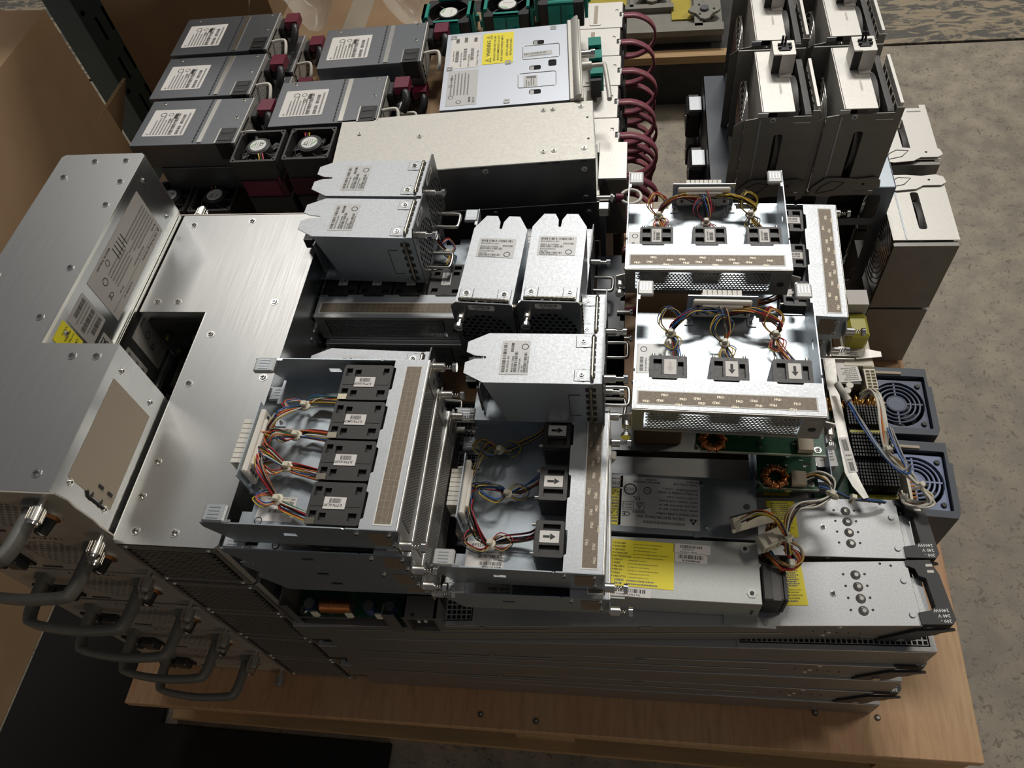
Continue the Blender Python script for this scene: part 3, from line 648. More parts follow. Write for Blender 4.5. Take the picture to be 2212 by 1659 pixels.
            pts = [(ex, y-.008, .018), (ex+(tie[0]-ex)*.5, y-.014, .026), (tie[0]+.003, tie[1]+.010, .016), tie, (tie[0]+.004, tie[1]-.014, .008), (cx+.010, fyb+.008, .014), (cx+.012, fyb-.004, .030)]
            wires(mb, pts, cols+cols[:3], .0055, .0007, (3,), i+seed, fan=(.006, 0, .005))
            wires(mb, [tie, (tie[0]-.014, tie[1]+.008, .020), (tie[0]-.006, tie[1]+.026, .026), (tie[0]+.008, tie[1]+.020, .018), tie], cols[:6], .003, .0006, (0, 4), i)
            wires(mb, [tie, (tie[0]+.010, tie[1]-.010, .014), (tie[0]+.004, tie[1]-.024, .012), (tie[0]-.006, tie[1]-.016, .010), tie], cols[3:6], .003, .0006, (0, 4), i+9)
        har = mb.build('wire_harness', t)
        mb = MB(); a, b, c = tie; mb.ring((a, b, 0), .0048, .0012, 'tie', Matrix.Translation((0, 0, c+.002)), 12, 6, 1.6); mb.cbox(a-.003, b-.003, c+.002, a+.003, b+.003, c+.0085, 'tie', .001); mb.box(a-.001, b-.014, c, a+.001, b, c+.001, 'tie'); mb.build('cable_tie', har)
    # labels on the floor plate
    lx = w-.030 if kind == 'flat' else -w+.026
    its = [('b', 3, 26, 20, 4), ('t', FRU(kind), 3, 22, 3), ('t', 'MADE IN CHINA', 3, 18, 2.8), ('b', 3, 13, 24, 4), ('t', 'PID VID', 3, 9.5, 2.8), ('b', 3, 5, 26, 4), ('t', label_txt, 2, 1.5, 2.8), ('o', 34, 26, 4)]
    if kind != 'flat': sticker(t, TOP(z0+.0001, -w+.0185, .096 if seed == 3 else .082 if seed == 5 else .128), .042, .034, its, 'paper_silver' if seed in (3, 5) else 'paper', rot=90, r=.0006)
    else: sticker(t, TOP(z0+.0001, -w+.034, .138), .038, .026, its[3:], 'paper', rot=90, r=.0006)
    if sticker_no: sticker(t, TOP(z0+.0001, -w+.0410, .104 if seed == 3 else .092 if seed == 5 else .134), .031, .0085, [('tc', sticker_no, 15.5, 2.2, 5.4)], 'paper' if seed != 3 else 'paper_silver', rot=90, name='number_label', r=.0015)
    return t
def FRU(k): return 'FOX1549PBG1' if k != 'flat' else 'FOX1549PBFX'
tf = fan_tray('flat', .186, .172, 4, 'N2K-C2248-FAN-B=V01', 1)
G1 = 'four-fan trays stacked beside the middle stack'
place(tf, (-.1985, .3575, .508), 90); tf['label'] = 'topmost four-fan tray with double black fans, left of centre'; tf['group'] = G1
for i, (dx, dy, lab, r) in enumerate(((.002, -.005, 'second four-fan tray down in the stack left of centre', 90.5), (.004, -.004, 'third four-fan tray down in the stack left of centre', 89.6), (.001, .005, 'lowest four-fan tray, tilted, above the open supply with coils', 91))):
    dup(tf, (-.1985+dx, .3575+dy, .463-.045*i), r, lab, G1)
dup(tf, (-.2935, .581, .4165), 0, 'upper four-fan tray facing front under the blue-sided fan modules', 'four-fan trays behind the centre stack')
dup(tf, (-.290, .573, .3725), 0, 'lower four-fan tray facing front, dark, under the blue-sided fan modules', 'four-fan trays behind the centre stack')
ta = fan_tray('arrow', .190, .160, 3, 'N2K-C2248-FAN-B=V01', 2, sticker_no='D505560')
place(ta, (-.0195, .375, .3885), 90); ta['label'] = 'topmost three-fan tray with black arrows pointing right, front centre'; ta['group'] = 'three-fan arrow trays'
dup(ta, (-.016, .366, .344), 91.2, 'lower tilted three-fan tray just beneath the front centre arrow tray', 'three-fan arrow trays')
tc = fan_tray('arrow', .193, .164, 3, 'N2K-C2248-FAN-B=V01', 3, sticker_no='D505560')
place(tc, (.102, .440, .438), -1.5); tc['label'] = 'bright three-fan tray facing front with arrows pointing down, centre right'; tc['group'] = 'three-fan arrow trays'
td = fan_tray('tag', .190, .155, 3, 'N2K-C2248-FAN-B=V01', 5, sticker_no='D505375')
place(td, (.090, .636, .440), -1); td['label'] = 'three-fan tray with grey barcode tags on its fans, behind the centre right tray'; td['group'] = 'three-fan tag trays'
dup(td, (.262, .712, .378), 87, 'three-fan tray turned sideways with foil strip at right, before the cage', 'three-fan tag trays')
dup(td, (.250, .718, .332), 90, 'hidden lower tray under the sideways fan tray', 'three-fan tag trays')
# ------------------------------------------------------------------ fan modules with honeycomb face
def fan_module():
    t = thing('fan_module', '', 'fan module'); w = .0328; d = .118; h = .077
    mb = MB()
    tp = [(-w, 0), (w, 0), (w, d+.008), (w-.012, d+.030), (.007, d+.030), (.0022, d+.020), (.0015, d+.008), (-.0015, d+.008), (-.0022, d+.020), (-.007, d+.030), (-w+.012, d+.030), (-w, d+.008)]
    mb.prism(tp, h-.0012, h, 'zinc'); mb.build('top_plate', t)
    mb = MB(); mb.box(-w, 0, 0, w, d+.030, .0012, 'zinc_blue')
    for s in (-1, 1):
        T = RIGHT(s*w-(.0006 if s > 0 else -.0006), 0, 0); mb.prism([(0, .0012), (d-.010, .0012), (d+.008, h-.0012), (0, h-.0012)], -.0005, .0005, 'zinc_blue', T)
        mb.tube([(.024, .016, .0008*s), (.036, .016, .0008*s), (.036, .056, .0008*s), (.024, .056, .0008*s)], .0004, 'ink', 4, T)
    mb.build('side_panels', t)
    for s in (-1, 1):
        mb = MB(); mb.cbox(s*.022-.008, .004, h, s*.022+.008, .030, h+.0007, 'zinc', .0007); mb.ring((s*.022, .020, h+.0004), .0078, .0004, 'ink', None, 16, 4); mb.screw(s*.022, .022, h+.0008, .0030); mb.build('corner_tab', t)
    mb = MB(); mb.box(-w, .0, h, w, .009, h+.0009, 'zinc'); mb.build('front_lip', t)
    mb = MB()
    for i in range(6):
        x = -w+.007+i*.0096; mb.box(x, .008, h+.0009, x+.006, .0135, h+.0016, 'ink')
    for s in (-1, 1):
        T = RIGHT(s*w, 0, 0)
        for i in range(6): z = .006+i*.0115; mb.box(.007, z, .0003*s, .018, z+.005, .0010*s, 'ink', T)
    mb.build('gasket_slots', t)
    mb = MB(); mb.tube([(-w+.004, .011, h+.0018)]+[(-w+.006+i*.0027, .011, h+.0028+.0006*(i % 2)) for i in range(21)]+[(w-.004, .011, h+.0018)], .0020, 'spring', 8)
    for s in (-1, 1): mb.tube([(s*(w+.0015+.0006*(i % 2)), .0125, .004+i*.0033) for i in range(21)], .0022, 'spring', 8)
    mb.build('spring_gasket', t)
    mb = MB(); T = FRONT(-.0004); R = .031
    op = circ(0, .037, R, 20)
    mb.plate([(-w-.0025, -.001), (w+.0025, -.001), (w+.0025, h+.008), (w-.001, h+.011), (-w+.004, h+.011), (-w-.0025, h+.004)], [op], -.0006, .0008, 'gunmetal', T)
    mb.grid(-R-.003, .037-R-.003, 2*R+.006, 2*R+.006, .0076, .0062, .80, -.0004, .0007, 'gunmetal', T, 'hex', True, inside=lambda a, b: a*a+(b-.037)**2 < (R+.001)**2)
    mb.box(-w+.003, .003, -.022, w-.003, h-.004, -.020, 'void', T); mb.cyl((0, .037, -.018), (0, .037, -.008), .013, 'black_satin', 20, T=T); face = mb.build('honeycomb_face', t)
    for i in range(7):
        mb = MB(); a = i*2*PI/7; mb.prism([(.012*math.cos(a), .037+.012*math.sin(a)), (.030*math.cos(a+.25), .037+.030*math.sin(a+.25)), (.030*math.cos(a+.6), .037+.030*math.sin(a+.6)), (.012*math.cos(a+.5), .037+.012*math.sin(a+.5))], -.013, -.011, 'black_satin', T); mb.build('fan_blade', face)
    sticker(face, FRONT(-.0014, 0, h+.0035), .030, .0085, [('b', 5, 3.6, 20, 4), ('tc', 'CMUCAB4BAA', 15, .8, 2.7)], 'paper_silver', name='face_label', r=.002)
    mb = MB(); TS = FRONT(-.0012, -w+.010, h-.004); mb.cyl((0, 0, 0), (0, 0, .012), .0044, 'nickel', 14, T=TS); mb.cyl((0, 0, .012), (0, 0, .020), .0026, 'chrome', 10, T=TS); mb.cyl((0, 0, .020), (0, 0, .0245), .0052, 'chrome', 14, T=TS); mb.box(-.004, -.0005, .0245, .004, .0005, .0249, 'ink', TS); mb.build('captive_screw', t)
    mb = MB(); mb.tube(smooth_path([(-.012, -.0012, .006), (-.012, -.022, .006), (-.009, -.027, .006), (.009, -.027, .006), (.012, -.022, .006), (.012, -.0012, .006)], 4), .0022, 'nickel', 8); mb.build('wire_handle', t)
    mb = MB(); y = d+.020; mb.box(-.022, y-.004, .004, .022, y, .050, 'fan_grey'); mb.box(-.025, y-.0045, .0012, .025, y-.004, .054, 'zinc_blue'); mb.box(-.020, d+.010, .0002, .020, y+.001, .0014, 'zinc_blue')
    for i in range(8): mb.box(-.0165+.0042*i, y, .040, -.0130+.0042*i, y+.012, .054, 'black_satin')
    mb.box(-.0165, y, .041, .0164, y+.010, .053, 'black_plastic'); mb.build('rear_connector', t)
    mb = MB(); wires(mb, [(0, d+.015, .020), (.004, d+.010, .040), (-.004, d+.006, .038), (.002, d-.006, .030)], ['black']*10+['pink', 'red', 'yellow', 'blue'], .012, .0008, (), 4, fan=(.015, 0, .012)); mb.build('wire_harness', t)
    sticker(t, TOP(h+.0001, .0, d*.80), .045, .031, [('b', 3, 25, 38, 3.6), ('t', '800-33353-01 B01', 3, 21.5, 2.9), ('t', 'MADE IN CHINA', 3, 16.5, 2.9), ('b', 30, 17.5, 12, 3), ('b', 3, 12.5, 27, 3.4), ('t', 'FOX1525P02N', 3, 9, 2.9), ('t', 'PID VID', 3, 6, 2.7), ('b', 3, 2.5, 26, 3), ('t', 'N5596UP-FAN-B V01', 3, -.1+.4, 2.4), ('o', 37, 5.5, 4)], 'paper_silver', r=.0005)
    return t
fm = fan_module(); GM = 'silver fan modules with honeycomb faces'
place(fm, (-.0885, .555, .4325), -2.0); fm['label'] = 'silver fan module facing front, right one of the upright pair at centre'; fm['group'] = GM
dup(fm, (-.1630, .551, .434), -3.5, 'silver fan module facing front, left one of the pair at centre', GM)
dup(fm, (-.2490, .6660, .4630), 87.5, 'blue-sided fan module facing right, nearer of the pair left of centre', GM)
dup(fm, (-.2490, .7370, .4632), 88, 'blue-sided fan module facing right, farther of the pair before the beige box', GM)
dup(fm, (-.0255, .4870, .4300), 90, 'brightly lit fan module lying behind the front centre arrow tray', GM)
dup(fm, (-.228, .497, .380), 88, 'half-hidden fan module behind the topmost four-fan tray', GM)
dup(fm, (-.0500, .725, .352), 88, 'fan module facing right, half hidden behind the upright pair, farther one', GM)
dup(fm, (-.0280, .612, .350), 90, 'fan module facing right with blue flank beneath the upright pair', GM)
dup(fm, (-.0300, .524, .350), 90, 'fan module hidden under the brightly lit one', GM)
#@@PART3
# ------------------------------------------------------------------ 180 W supply under the arrow tray
t = thing('power_supply_unit', 'long grey power supply with large yellow DANGER label and a fan at its right end', 'power supply', (-.181, .2900, .2998))
mb = MB(); mb.box(0, 0, 0, .326, .070, .0405, 'psu_grey'); mb.build('case', t, .0006)
mb = MB(); T = FRONT(-.0003)
for a, b, n, rows in ((.050, .012, 16, 7), (.055, .032, 18, 2)):
    for j in range(rows):
        for i in range(n-(j % 2)): mb.prism(circ(a+.0037*i+.0018*(j % 2), b+.0026*j, .0013, 6), 0, .0003, 'ink', T)
mb.box(.165, .036, 0, .182, .040, .0016, 'psu_grey', T); mb.box(.167, .034, 0, .180, .036, .001, 'ink', T)
for z in (.012, .019): mb.cyl((.318, z, 0), (.318, z, .0004), .0017, 'ink', 8, T=T)
mb.build('vent_slots', t)
mb = MB(); mb.box(.29, -.012, 0, .345, .0, .0012, 'psu_grey'); mb.cyl((.335, -.006, .0012), (.335, -.006, .002), .003, 'nickel', 12); mb.build('mounting_foot', t)
for x, y in ((.312, .062), (.316, .012)):
    mb = MB(); T = TOP(.0406, x, y); mb.prism(circ(0, 0, .0058, 6), 0, .0006, 'zinc_edge', T); mb.cyl((0, 0, .0006), (0, 0, .0012), .0022, 'ink', 10, T=T); mb.build('stud_hole', t)
words = (('DANGER', 1), ('DANGER', 1), ('GEVAAR', 1), ('VORSICHT', 1), ('ATTENZIONE', 1), ('FARLIG', 0), ('FARE', 0), ('PELIGRO', 0), ('PERIGO', 0), ('FARA', 0), ('VAROITUS', 0))
tails = ('DO NOT OPEN, DANGEROUS VOLTAGES INSIDE.', 'NE PAS OUVRIR, TENSIONS DANGEREUSES.', 'NIET OPENEN GEVAARLIJKE VOLTAGES.', 'ABDECKUNG NICHT OFFNEN, GEFAHRLICHE SPANNUNG !', 'NON APRIRE, TENSIONI PERICOLOSE ALL INTERNO.', 'SPANNING INUTI, LUR INTE OP', 'MA IKKE APNES, FARLIGE SPENNINGER INNENFOR.', 'NO ABRIR, PELIGRO ALTA TENSION.', 'NAO ABRA, VOLTAGENS PERIGOSAS NO INTERIOR.', 'OPPNA EJ. FARLIG SPANNING INUTI.', 'VAARALLINEN JANNITE. ALA AVAA.')
its = []
for i, ((a, b), c) in enumerate(zip(words, tails)): its += [('r', 1.5, 49.4-3.9*i, 1, 1), ('t', a, 3.5, 48.6-3.9*i, 3.0), ('t', c, 24-(5 if not b else 0), 48.8-3.9*i, 1.45)]
its += [('f', 5, 5.5, 10, 2.4), ('f', 18, 5.7, 30, 1.6), ('f', 5, 1.8, 8, 2.2), ('f', 18, 2, 34, 1.6)]
sticker(t, TOP(.0406, .2005, .0385), .069, .054, its, 'yellow', name='danger_label', rot=-2, r=.0004)
sticker(t, TOP(.0406, .255, .0585), .040, .011, [('b', 7, 6, 24, 3.6), ('t', 'DTH1029137T', 10, 3.6, 2.), ('t', '341-0094-02   REV:A0', 7, .8, 2.)], rot=-2)
sticker(t, TOP(.0406, .2535, .0475), .035, .010, [('b', 4, 4.2, 27, 4.6), ('tc', 'IPUPAAMAAB', 17.5, .9, 3.2)], rot=-2)
sticker(t, TOP(.0406, .181, .006), .058, .010, [('b', 8, 4.4, 44, 4.2), ('t', '180W AC POWER SUPPLY V01', 8, 1, 2.9)], rot=-2)
mb = MB(); mb.cbox(.328, .006, .001, .350, .046, .0395, 'fan_black', .0015); mb.plate(rrect(.006, .001, .046, .0395, .002), [circ(.026, .020, .0175, 20)], 0, .003, 'fan_black', RIGHT(.350)); mb.box(.338, .006, .0395, .346, .046, .0398, 'fan_grey')
for i in range(8): mb.cyl((.353, .012+.004*i, .036), (.3545, .014+.004*i, .037), .0012, 'chrome', 6)
mb.build('cooling_fan', t)
# ------------------------------------------------------------------ 190 W supply
t = thing('power_supply_unit', 'dark grey 190W power supply with an upside-down silver rating label', 'power supply', (-.022, .3660, .2998), -1)
mb = MB(); mb.box(0, 0, 0, .169, .074, .0400, 'psu_delta'); mb.box(0, .0, .0400, .130, .0745, .0410, 'psu_delta'); mb.box(.098, -.0012, .034, .106, .004, .0416, 'psu_delta'); mb.box(.086, -.001, .030, .098, 0, .0316, 'ink'); mb.build('case', t, .0005)
for x, y in ((.108, .066), (.113, .010)):
    mb = MB(); mb.cyl((x, y, .0410), (x, y, .0416), .0042, 'psu_delta', 14, .003); mb.cyl((x, y, .0416), (x, y, .0424), .0016, 'chrome', 10); mb.build('rivet', t)
mb = MB(); mb.cyl((.158, .040, .0400), (.158, .040, .0404), .0036, 'ink', 14); mb.build('hole', t)
its = [('dtri', 3, 50, 9), ('t', 'DELTA ELECTRONICS, INC.', 17, 49, 4.6), ('f', 17, 55.5, 46, 3.4), ('t', 'SWITCHING POWER SUPPLY', 3, 44, 3.6), ('f', 62, 44.4, 14, 2.6), ('t', 'MODEL : DPSN-190AB A   REV : 06', 3, 38.6, 2.9), ('t', 'CISCO P/N : 341-0094-02  REV : A0', 3, 33.4, 2.9),
       ('t', 'INPUT : 100-240V~ / 3.5A, 47-63Hz', 3, 28.2, 2.9), ('t', 'OUTPUT : +12.25V / 15.52A', 3, 23, 2.9), ('t', 'TOTAL POWER IS 190W', 3, 16.8, 4.2), ('f', 3, 12.6, 24, 2.6), ('t', '190W )', 30, 12, 4), ('t', 'DATE CODE: 0744', 3, 5.6, 3.4), ('f', 3, 2, 12, 2.4), ('t', 'MADE IN THAILAND', 46, 5.6, 3.4), ('f', 50, 2, 12, 2.4),
       ('t', 'CE', 78, 46, 8), ('o', 60, 17.5, 4.6), ('t', '10', 57.6, 15.8, 4), ('o', 80, 17, 7.6), ('t', 'CCC', 75, 15.2, 5), ('t', 'UL', 68, 26, 7), ('o', 70, 28, 0.1), ('r', 63, 33, 24, .5), ('r', 63, 43, 24, .5), ('r', 63, 33, .5, 10), ('r', 87, 33, .5, 10), ('r', 75, 33, .5, 10), ('tri', 64.5, 34.5, 8), ('f', 77, 40, 8, 1.4), ('f', 77, 36, 8, 1.4)]
sticker(t, TOP(.0411, .060, .0385), .092, .064, its, 'paper_silver', name='rating_label', rot=179, r=.002)
sticker(t, TOP(.0411, .0055, .031), .022, .046, [('f', 2, 3.4+3.7*i, 9+(i % 3)*2, 2.2) for i in range(11)], 'yellow', name='warning_label', rot=180, r=.0008)
sticker(t, TOP(.0413, .0065, .048), .009, .009, [('tri', .5, .6, 8)], 'yellow', name='warning_triangle', rot=180, r=.0005)
sticker(t, TOP(.0413, .0065, .024), .009, .009, [('tri', .5, .6, 8)], 'yellow', name='warning_triangle', rot=180, r=.0005)
sticker(t, TOP(.0411, .0055, .064), .024, .016, [('b', 2, 8, 20, 5), ('f', 2, 4, 18, 2)], rot=180)
mb = MB(); mb.cbox(.0, .0, .0, .006, .012, .016, 'white_plastic', .001, Matrix.Translation((-.004, .092, .030)) @ Matrix.Rotation(.5, 4, 'Y')); mb.build('small_plug', t)
# ------------------------------------------------------------------ open supply with coils under the four-fan stack
t = thing('open_power_supply', 'open metal supply showing coils, blue capacitors and a power inlet below the four-fan stack', 'power supply', (-.3775, .2505, .2995), 1.5)
mb = MB(); mb.box(0, 0, 0, .176, .165, .0012, 'slate_steel'); mb.box(0, .0, .0012, .010, .001, .060, 'slate_steel'); mb.box(.118, -.006, .0012, .132, -.005, .060, 'slate_steel'); mb.box(.118, -.005, .0012, .119, .006, .060, 'slate_steel')
mb.box(0, 0, .0, .0012, .165, .062, 'slate_steel'); mb.box(.135, .160, .0012, .176, .161, .062, 'slate_steel'); mb.box(.0, .001, .018, .070, .002, .0205, 'slate_steel'); mb.box(.0, .034, .060, .176, .160, .0615, 'slate_steel'); mb.build('chassis', t)
mb = MB(); mb.box(.004, .006, .012, .134, .15, .0136, 'pcb'); mb.build('circuit_board', t)
mb = MB()
for k in range(30): a = .02+k*.0012; mb.tube([(a+.018, .012+.008*math.cos(q*PI/4), .030+.010*math.sin(q*PI/4)) for q in range(8)], .0006, 'copper', 4, None, True)
mb.cyl((.037, .012, .030), (.075, .012, .030), .0075, 'fan_black', 12); mb.build('copper_coil', t)
for x, c in ((.022, 'capacitor'), (.045, 'capacitor'), (.092, 'capacitor'), (.116, 'capacitor')):
    mb = MB(); mb.cyl((x, .014, .0136), (x, .014, .030), .007, c, 16); mb.cyl((x, .014, .030), (x, .014, .0306), .006, 'nickel', 16); mb.build('capacitor', t)
for x in (.030, .070, .105):
    mb = MB(); mb.cbox(x-.004, .002, .020, x+.005, .006, .032, 'cream', .0015); mb.build('ceramic_part', t)
mb = MB(); mb.screw(.012, .012, .0136, .004); mb.build('screw', t)
mb = MB(); mb.box(.138, -.004, .002, .176, .02, .003, 'hp_side'); mb.box(.138, -.004, .003, .141, .02, .050, 'slate_steel'); mb.box(.173, -.004, .003, .176, .02, .050, 'slate_steel'); mb.box(.138, -.005, .046, .176, .02, .050, 'slate_steel'); mb.cyl((.15, -.001, .0505), (.15, -.001, .0510), .002, 'ink', 8)
mb.box(.143, .001, .006, .171, .022, .042, 'black_plastic'); mb.box(.150, -.0005, .020, .153, .002, .026, 'white_plastic'); mb.box(.158, -.0005, .022, .161, .002, .028, 'white_plastic'); mb.build('power_inlet', t)
# ------------------------------------------------------------------ loose circuit boards right of the dark supply
for i, (x0, y0, z0, w, d, lab) in enumerate(((.078, .447, .386, .140, .080, 'upper green circuit board poking out beneath the bright arrow tray'), (.150, .424, .346, .066, .080, 'lower green circuit board with copper coil and tan component'))):
    t = thing('circuit_board', lab, 'circuit board', (x0, y0, z0), -1, 'green boards under the bright arrow tray')
    mb = MB(); mb.prism([(0, .008), (.006, 0), (w, 0), (w, d), (0, d)], 0, .0016, 'pcb'); mb.prism([(0, .008), (.006, 0), (w, 0), (w, .0012), (.0065, .0012), (.001, .0085)], -.0006, .0024, 'pcb_edge'); mb.build('board', t)
    mb = MB(); rr = random.Random(i)
    for k in range(26):
        a, b = rr.uniform(.01, w-.012), rr.uniform(.004, d-.01); mb.box(a, b, .0016, a+rr.uniform(.002, .007), b+rr.uniform(.0015, .003), .0016+rr.uniform(.0004, .0014), rr.choice(('black_satin', 'ink_white', 'zinc_edge', 'pcb_edge')))
    q = mb.build('surface_parts', t); q['kind'] = 'stuff'
    mb = MB()
    for k in range(10):
        a = k*2*PI/10; mb.tube([(.018+.011*math.cos(a)+.005*math.cos(b)*math.cos(a), .012+.011*math.sin(a)+.005*math.cos(b)*math.sin(a), .008+.006*math.sin(b)) for b in [j*PI/3 for j in range(6)]], .0010, 'copper', 4, None, True)
    mb.ring((.018, .012, .008), .011, .004, 'copper', None, 16, 6); mb.build('toroid_coil', t)
    mb = MB(); mb.box(w-.030, .003, .0016, w-.014, .020, .010, 'tan_label'); mb.build('transformer', t)
    mb = MB(); mb.screw(w-.008, .008, .0017, .003); mb.build('screw', t)
    for a in (.004, w-.006):
        mb = MB(); mb.cyl((a, .03, -.044), (a, .03, 0), .0025, 'nickel', 8); mb.cyl((a, d-.006, -.044), (a, d-.006, 0), .0025, 'nickel', 8); mb.build('standoff', t)
t = thing('metal_chassis', 'dark chassis with slotted strip below the green boards', 'chassis', (.150, .444, .2990))
mb = MB(); mb.box(0, 0, 0, .088, .10, .0012, 'cage_blue'); mb.box(0, 0, .0012, .088, .0012, .030, 'cage_blue'); mb.box(.087, .0012, .0012, .088, .10, .030, 'cage_blue'); mb.build('tray', t)
mb = MB(); mb.box(.006, -.003, .008, .05, .0, .020, 'pcb'); mb.cyl((.040, -.0035, .014), (.040, -.005, .014), .004, 'nickel', 12); mb.build('control_board', t)
# ------------------------------------------------------------------ big open power supply with black pin heatsinks
t = thing('open_power_supply', 'open supply with black finned heatsinks, copper coils and a long bent metal bracket at right', 'power supply', (.232, .448, .2505))
mb = MB(); mb.box(0, 0, 0, .104, .185, .0012, 'cage_blue'); mb.box(.002, .002, .0012, .102, .183, .005, 'pcb'); mb.build('base_board', t)
for i, (y, d) in enumerate(((.010, .032), (.050, .036), (.096, .030))):
    mb = MB(); x0, x1 = .044, .092; mb.box(x0, y, .010, x1, y+d, .034, 'fin_black')
    for k in range(14):
        for j in range(7): a = x0+.0006+k*.0034; b = y+.0008+j*(d-.002)/6.6; mb.box(a, b, .034, a+.0020, b+.0032, .047, 'fin_black')
    mb.build('heatsink', t)
for x, y in ((.022, .132), (.058, .134), (.080, .132)):
    mb = MB()
    for k in range(12):
        a = k*2*PI/12; mb.tube([(x+(.010+.0052*math.cos(b))*math.cos(a), y+.0062*math.sin(b), .034+(.010+.0052*math.cos(b))*math.sin(a)) for b in [j*PI/3 for j in range(6)]], .0012, 'gold_wire', 5, None, True)
    mb.build('toroid_coil', t)
mb = MB(); BZ = .066
mb.prism([(.020, .182), (.034, .182), (.032, .135), (.036, .02), (.040, .004), (.046, -.016), (.040, -.018), (.030, -.002), (.024, .015), (.020, .135)], BZ, BZ+.0014, 'light_panel'); mb.prism([(.020, .135), (.0205, .182), (.019, .182), (.019, .135)], BZ-.012, BZ+.0014, 'light_panel')
mb.prism([(-.012, .190), (.062, .190), (.062, .186), (.094, .190), (.094, .198), (.070, .204), (.050, .206), (-.012, .204)], BZ-.004, BZ-.0028, 'light_panel'); mb.box(-.002, .186, BZ-.030, .060, .1872, BZ-.003, 'light_panel')
for x in (.024, .036): mb.box(x, .1865, .005, x+.004, .188, BZ-.02, 'light_panel')
for a, b in ((.026, .100), (.026, .020)): mb.cyl((a, b, .005), (a, b, BZ), .002, 'nickel', 8)
mb.screw(.030, .197, BZ-.0027, .003); mb.build('metal_bracket', t)
mb = MB(); mb.prism([(.021, .180), (.021, .140), (.012, .132), (.004, .140), (.002, .172), (.010, .180)], BZ-.018, BZ-.002, 'fan_grey'); mb.build('plastic_cover', t)
sticker(t, TOP(BZ-.008, .050, .170), .028, .034, [('f', 3, 30-3*i, 19-(i % 3)*2, 1.8) for i in range(7)]+[('dtri', 9, 3, 6)], name='rating_label', rot=186)
mb = MB(); mb.box(.036, .150, .005, .064, .188, BZ-.0085, 'fan_black'); mb.build('relay_block', t)
sticker(t, TOP(BZ-.001, .050, .193), .036, .008, [('b', 2, 1, 30, 3), ('f', 2, 5, 30, 1.6)])
sticker(t, TOP(BZ-.010, .006, .060), .024, .062, [('f', 3, 52-4*i, 17-(i % 3)*3, 2) for i in range(11)]+[('t', 'UL', 8, 50, 6)], name='rating_label', rot=186)
mb = MB(); mb.box(-.006, .030, .005, .018, .092, BZ-.0105, 'light_panel'); mb.box(.004, .092, .030, .017, .125, BZ-.003, 'light_panel'); mb.build('inner_shield', t)
sticker(t, TOP(BZ+.0015, .031, .040), .011, .048, [('b', 3, 3, 6, 16), ('f', 2, 24, 7, 2), ('f', 2, 30, 7, 2), ('b', 3, 34, 5, 12)], rot=186)
for x, y in ((.050, .150), (.046, .142)):
    mb = MB(); mb.cyl((x-.002, y-.006, BZ-.008), (x-.002, y-.006, BZ-.002), .0045, 'white_plastic', 14); mb.build('standoff_cap', t)
mb = MB(); C = (.066, .155)
mb.box(.070, .142, .005, .084, .190, .052, 'cream'); mb.plate(rect(.070, .142, .084, .174), [rect(.072+.0062*i, .144+.0048*j, .0768+.0062*i, .1475+.0048*j) for i in range(2) for j in range(6)], .052, .058, 'cream'); mb.plate(rect(.070, .177, .084, .190), [rect(.072, .179, .082, .188)], .052, .058, 'cream'); mb.build('wire_socket', t)
mb = MB(); mb.box(.098, -.012, .020, .101, .038, .050, 'cream')
for i in range(9): mb.cyl((.101, -.008+.005*i, .046), (.107, -.008+.005*i, .046), .0015, 'copper', 6)
mb.build('edge_connector', t)
mb = MB(); mb.box(.040, .0, .005, .094, .008, .028, 'tape_yellow'); mb.box(.046, .086, .034, .088, .092, .040, 'tape_yellow'); mb.box(-.002, .132, .005, .020, .150, .040, 'tape_yellow'); mb.build('taped_transformer', t)
def harness(name, label, pts, cols, spread, r, seed, ties=(), fan=None, cat='cable', extra=()):
    t = thing(name, label, cat, pts[0]); T = Matrix.Translation(-Vector(pts[0])); mb = MB(); mb.T = T; wires(mb, pts, cols, spread, r, ties, seed, 6, fan)
    for q in extra: wires(mb, *q)
    mb.build('wires', t)
    for k in ties:
        mb = MB(); mb.T = T; p = Vector(pts[k]); d = (Vector(pts[min(k+1, len(pts)-1)])-Vector(pts[k-1])).normalized(); Q = Matrix.Translation(p) @ d.to_track_quat('Z', 'Y').to_matrix().to_4x4()
        mb.ring((0, 0, 0), spread*.75+.002, .0014, 'tie', Q, 14, 6, 1.8); mb.cbox(-.003, spread*.5, -.003, .003, spread*.5+.007, .003, 'tie', .001, Q); mb.build('cable_tie', t)
    return t, T
harness('wire_harness', 'thick cream and black wire bundle arching from the open supply over the blue fan', [(0.2915, 0.5718, 0.3150), (0.2987, 0.5690, 0.3350), (0.3023, 0.5488, 0.3400), (0.3010, 0.5125, 0.3350), (0.3029, 0.4870, 0.3300), (0.3147, 0.4659, 0.3300), (0.3325, 0.4452, 0.3250), (0.3445, 0.4316, 0.3180), (0.3356, 0.4272, 0.3120), (0.3209, 0.4335, 0.3060), (0.3192, 0.4450, 0.3030)],
        ['white']*8+['brown', 'black', 'orange', 'white', 'amber', 'black'], .0055, .0013, 3, (4, 6), (.002, .010, .0))
harness('wire_harness', 'blue and grey wires looping from the white sleeve towards the near blue fan', [(0.2694, 0.5526, 0.3350), (0.2792, 0.5090, 0.3450), (0.2942, 0.4663, 0.3500), (0.3092, 0.4489, 0.3480), (0.3173, 0.4567, 0.3450), (0.3124, 0.4739, 0.3430), (0.3065, 0.5097, 0.3400)], ['blue', 'blue', 'grey', 'black', 'grey'], .0035, .0011, 5)
t = thing('cable_sleeve', 'white printed sleeve over the blue wires on the metal bracket', 'sleeve', (0.2675, 0.5519, 0.3380)); mb = MB(); mb.T = Matrix.Translation(-Vector((0.2675, 0.5519, 0.3380)))
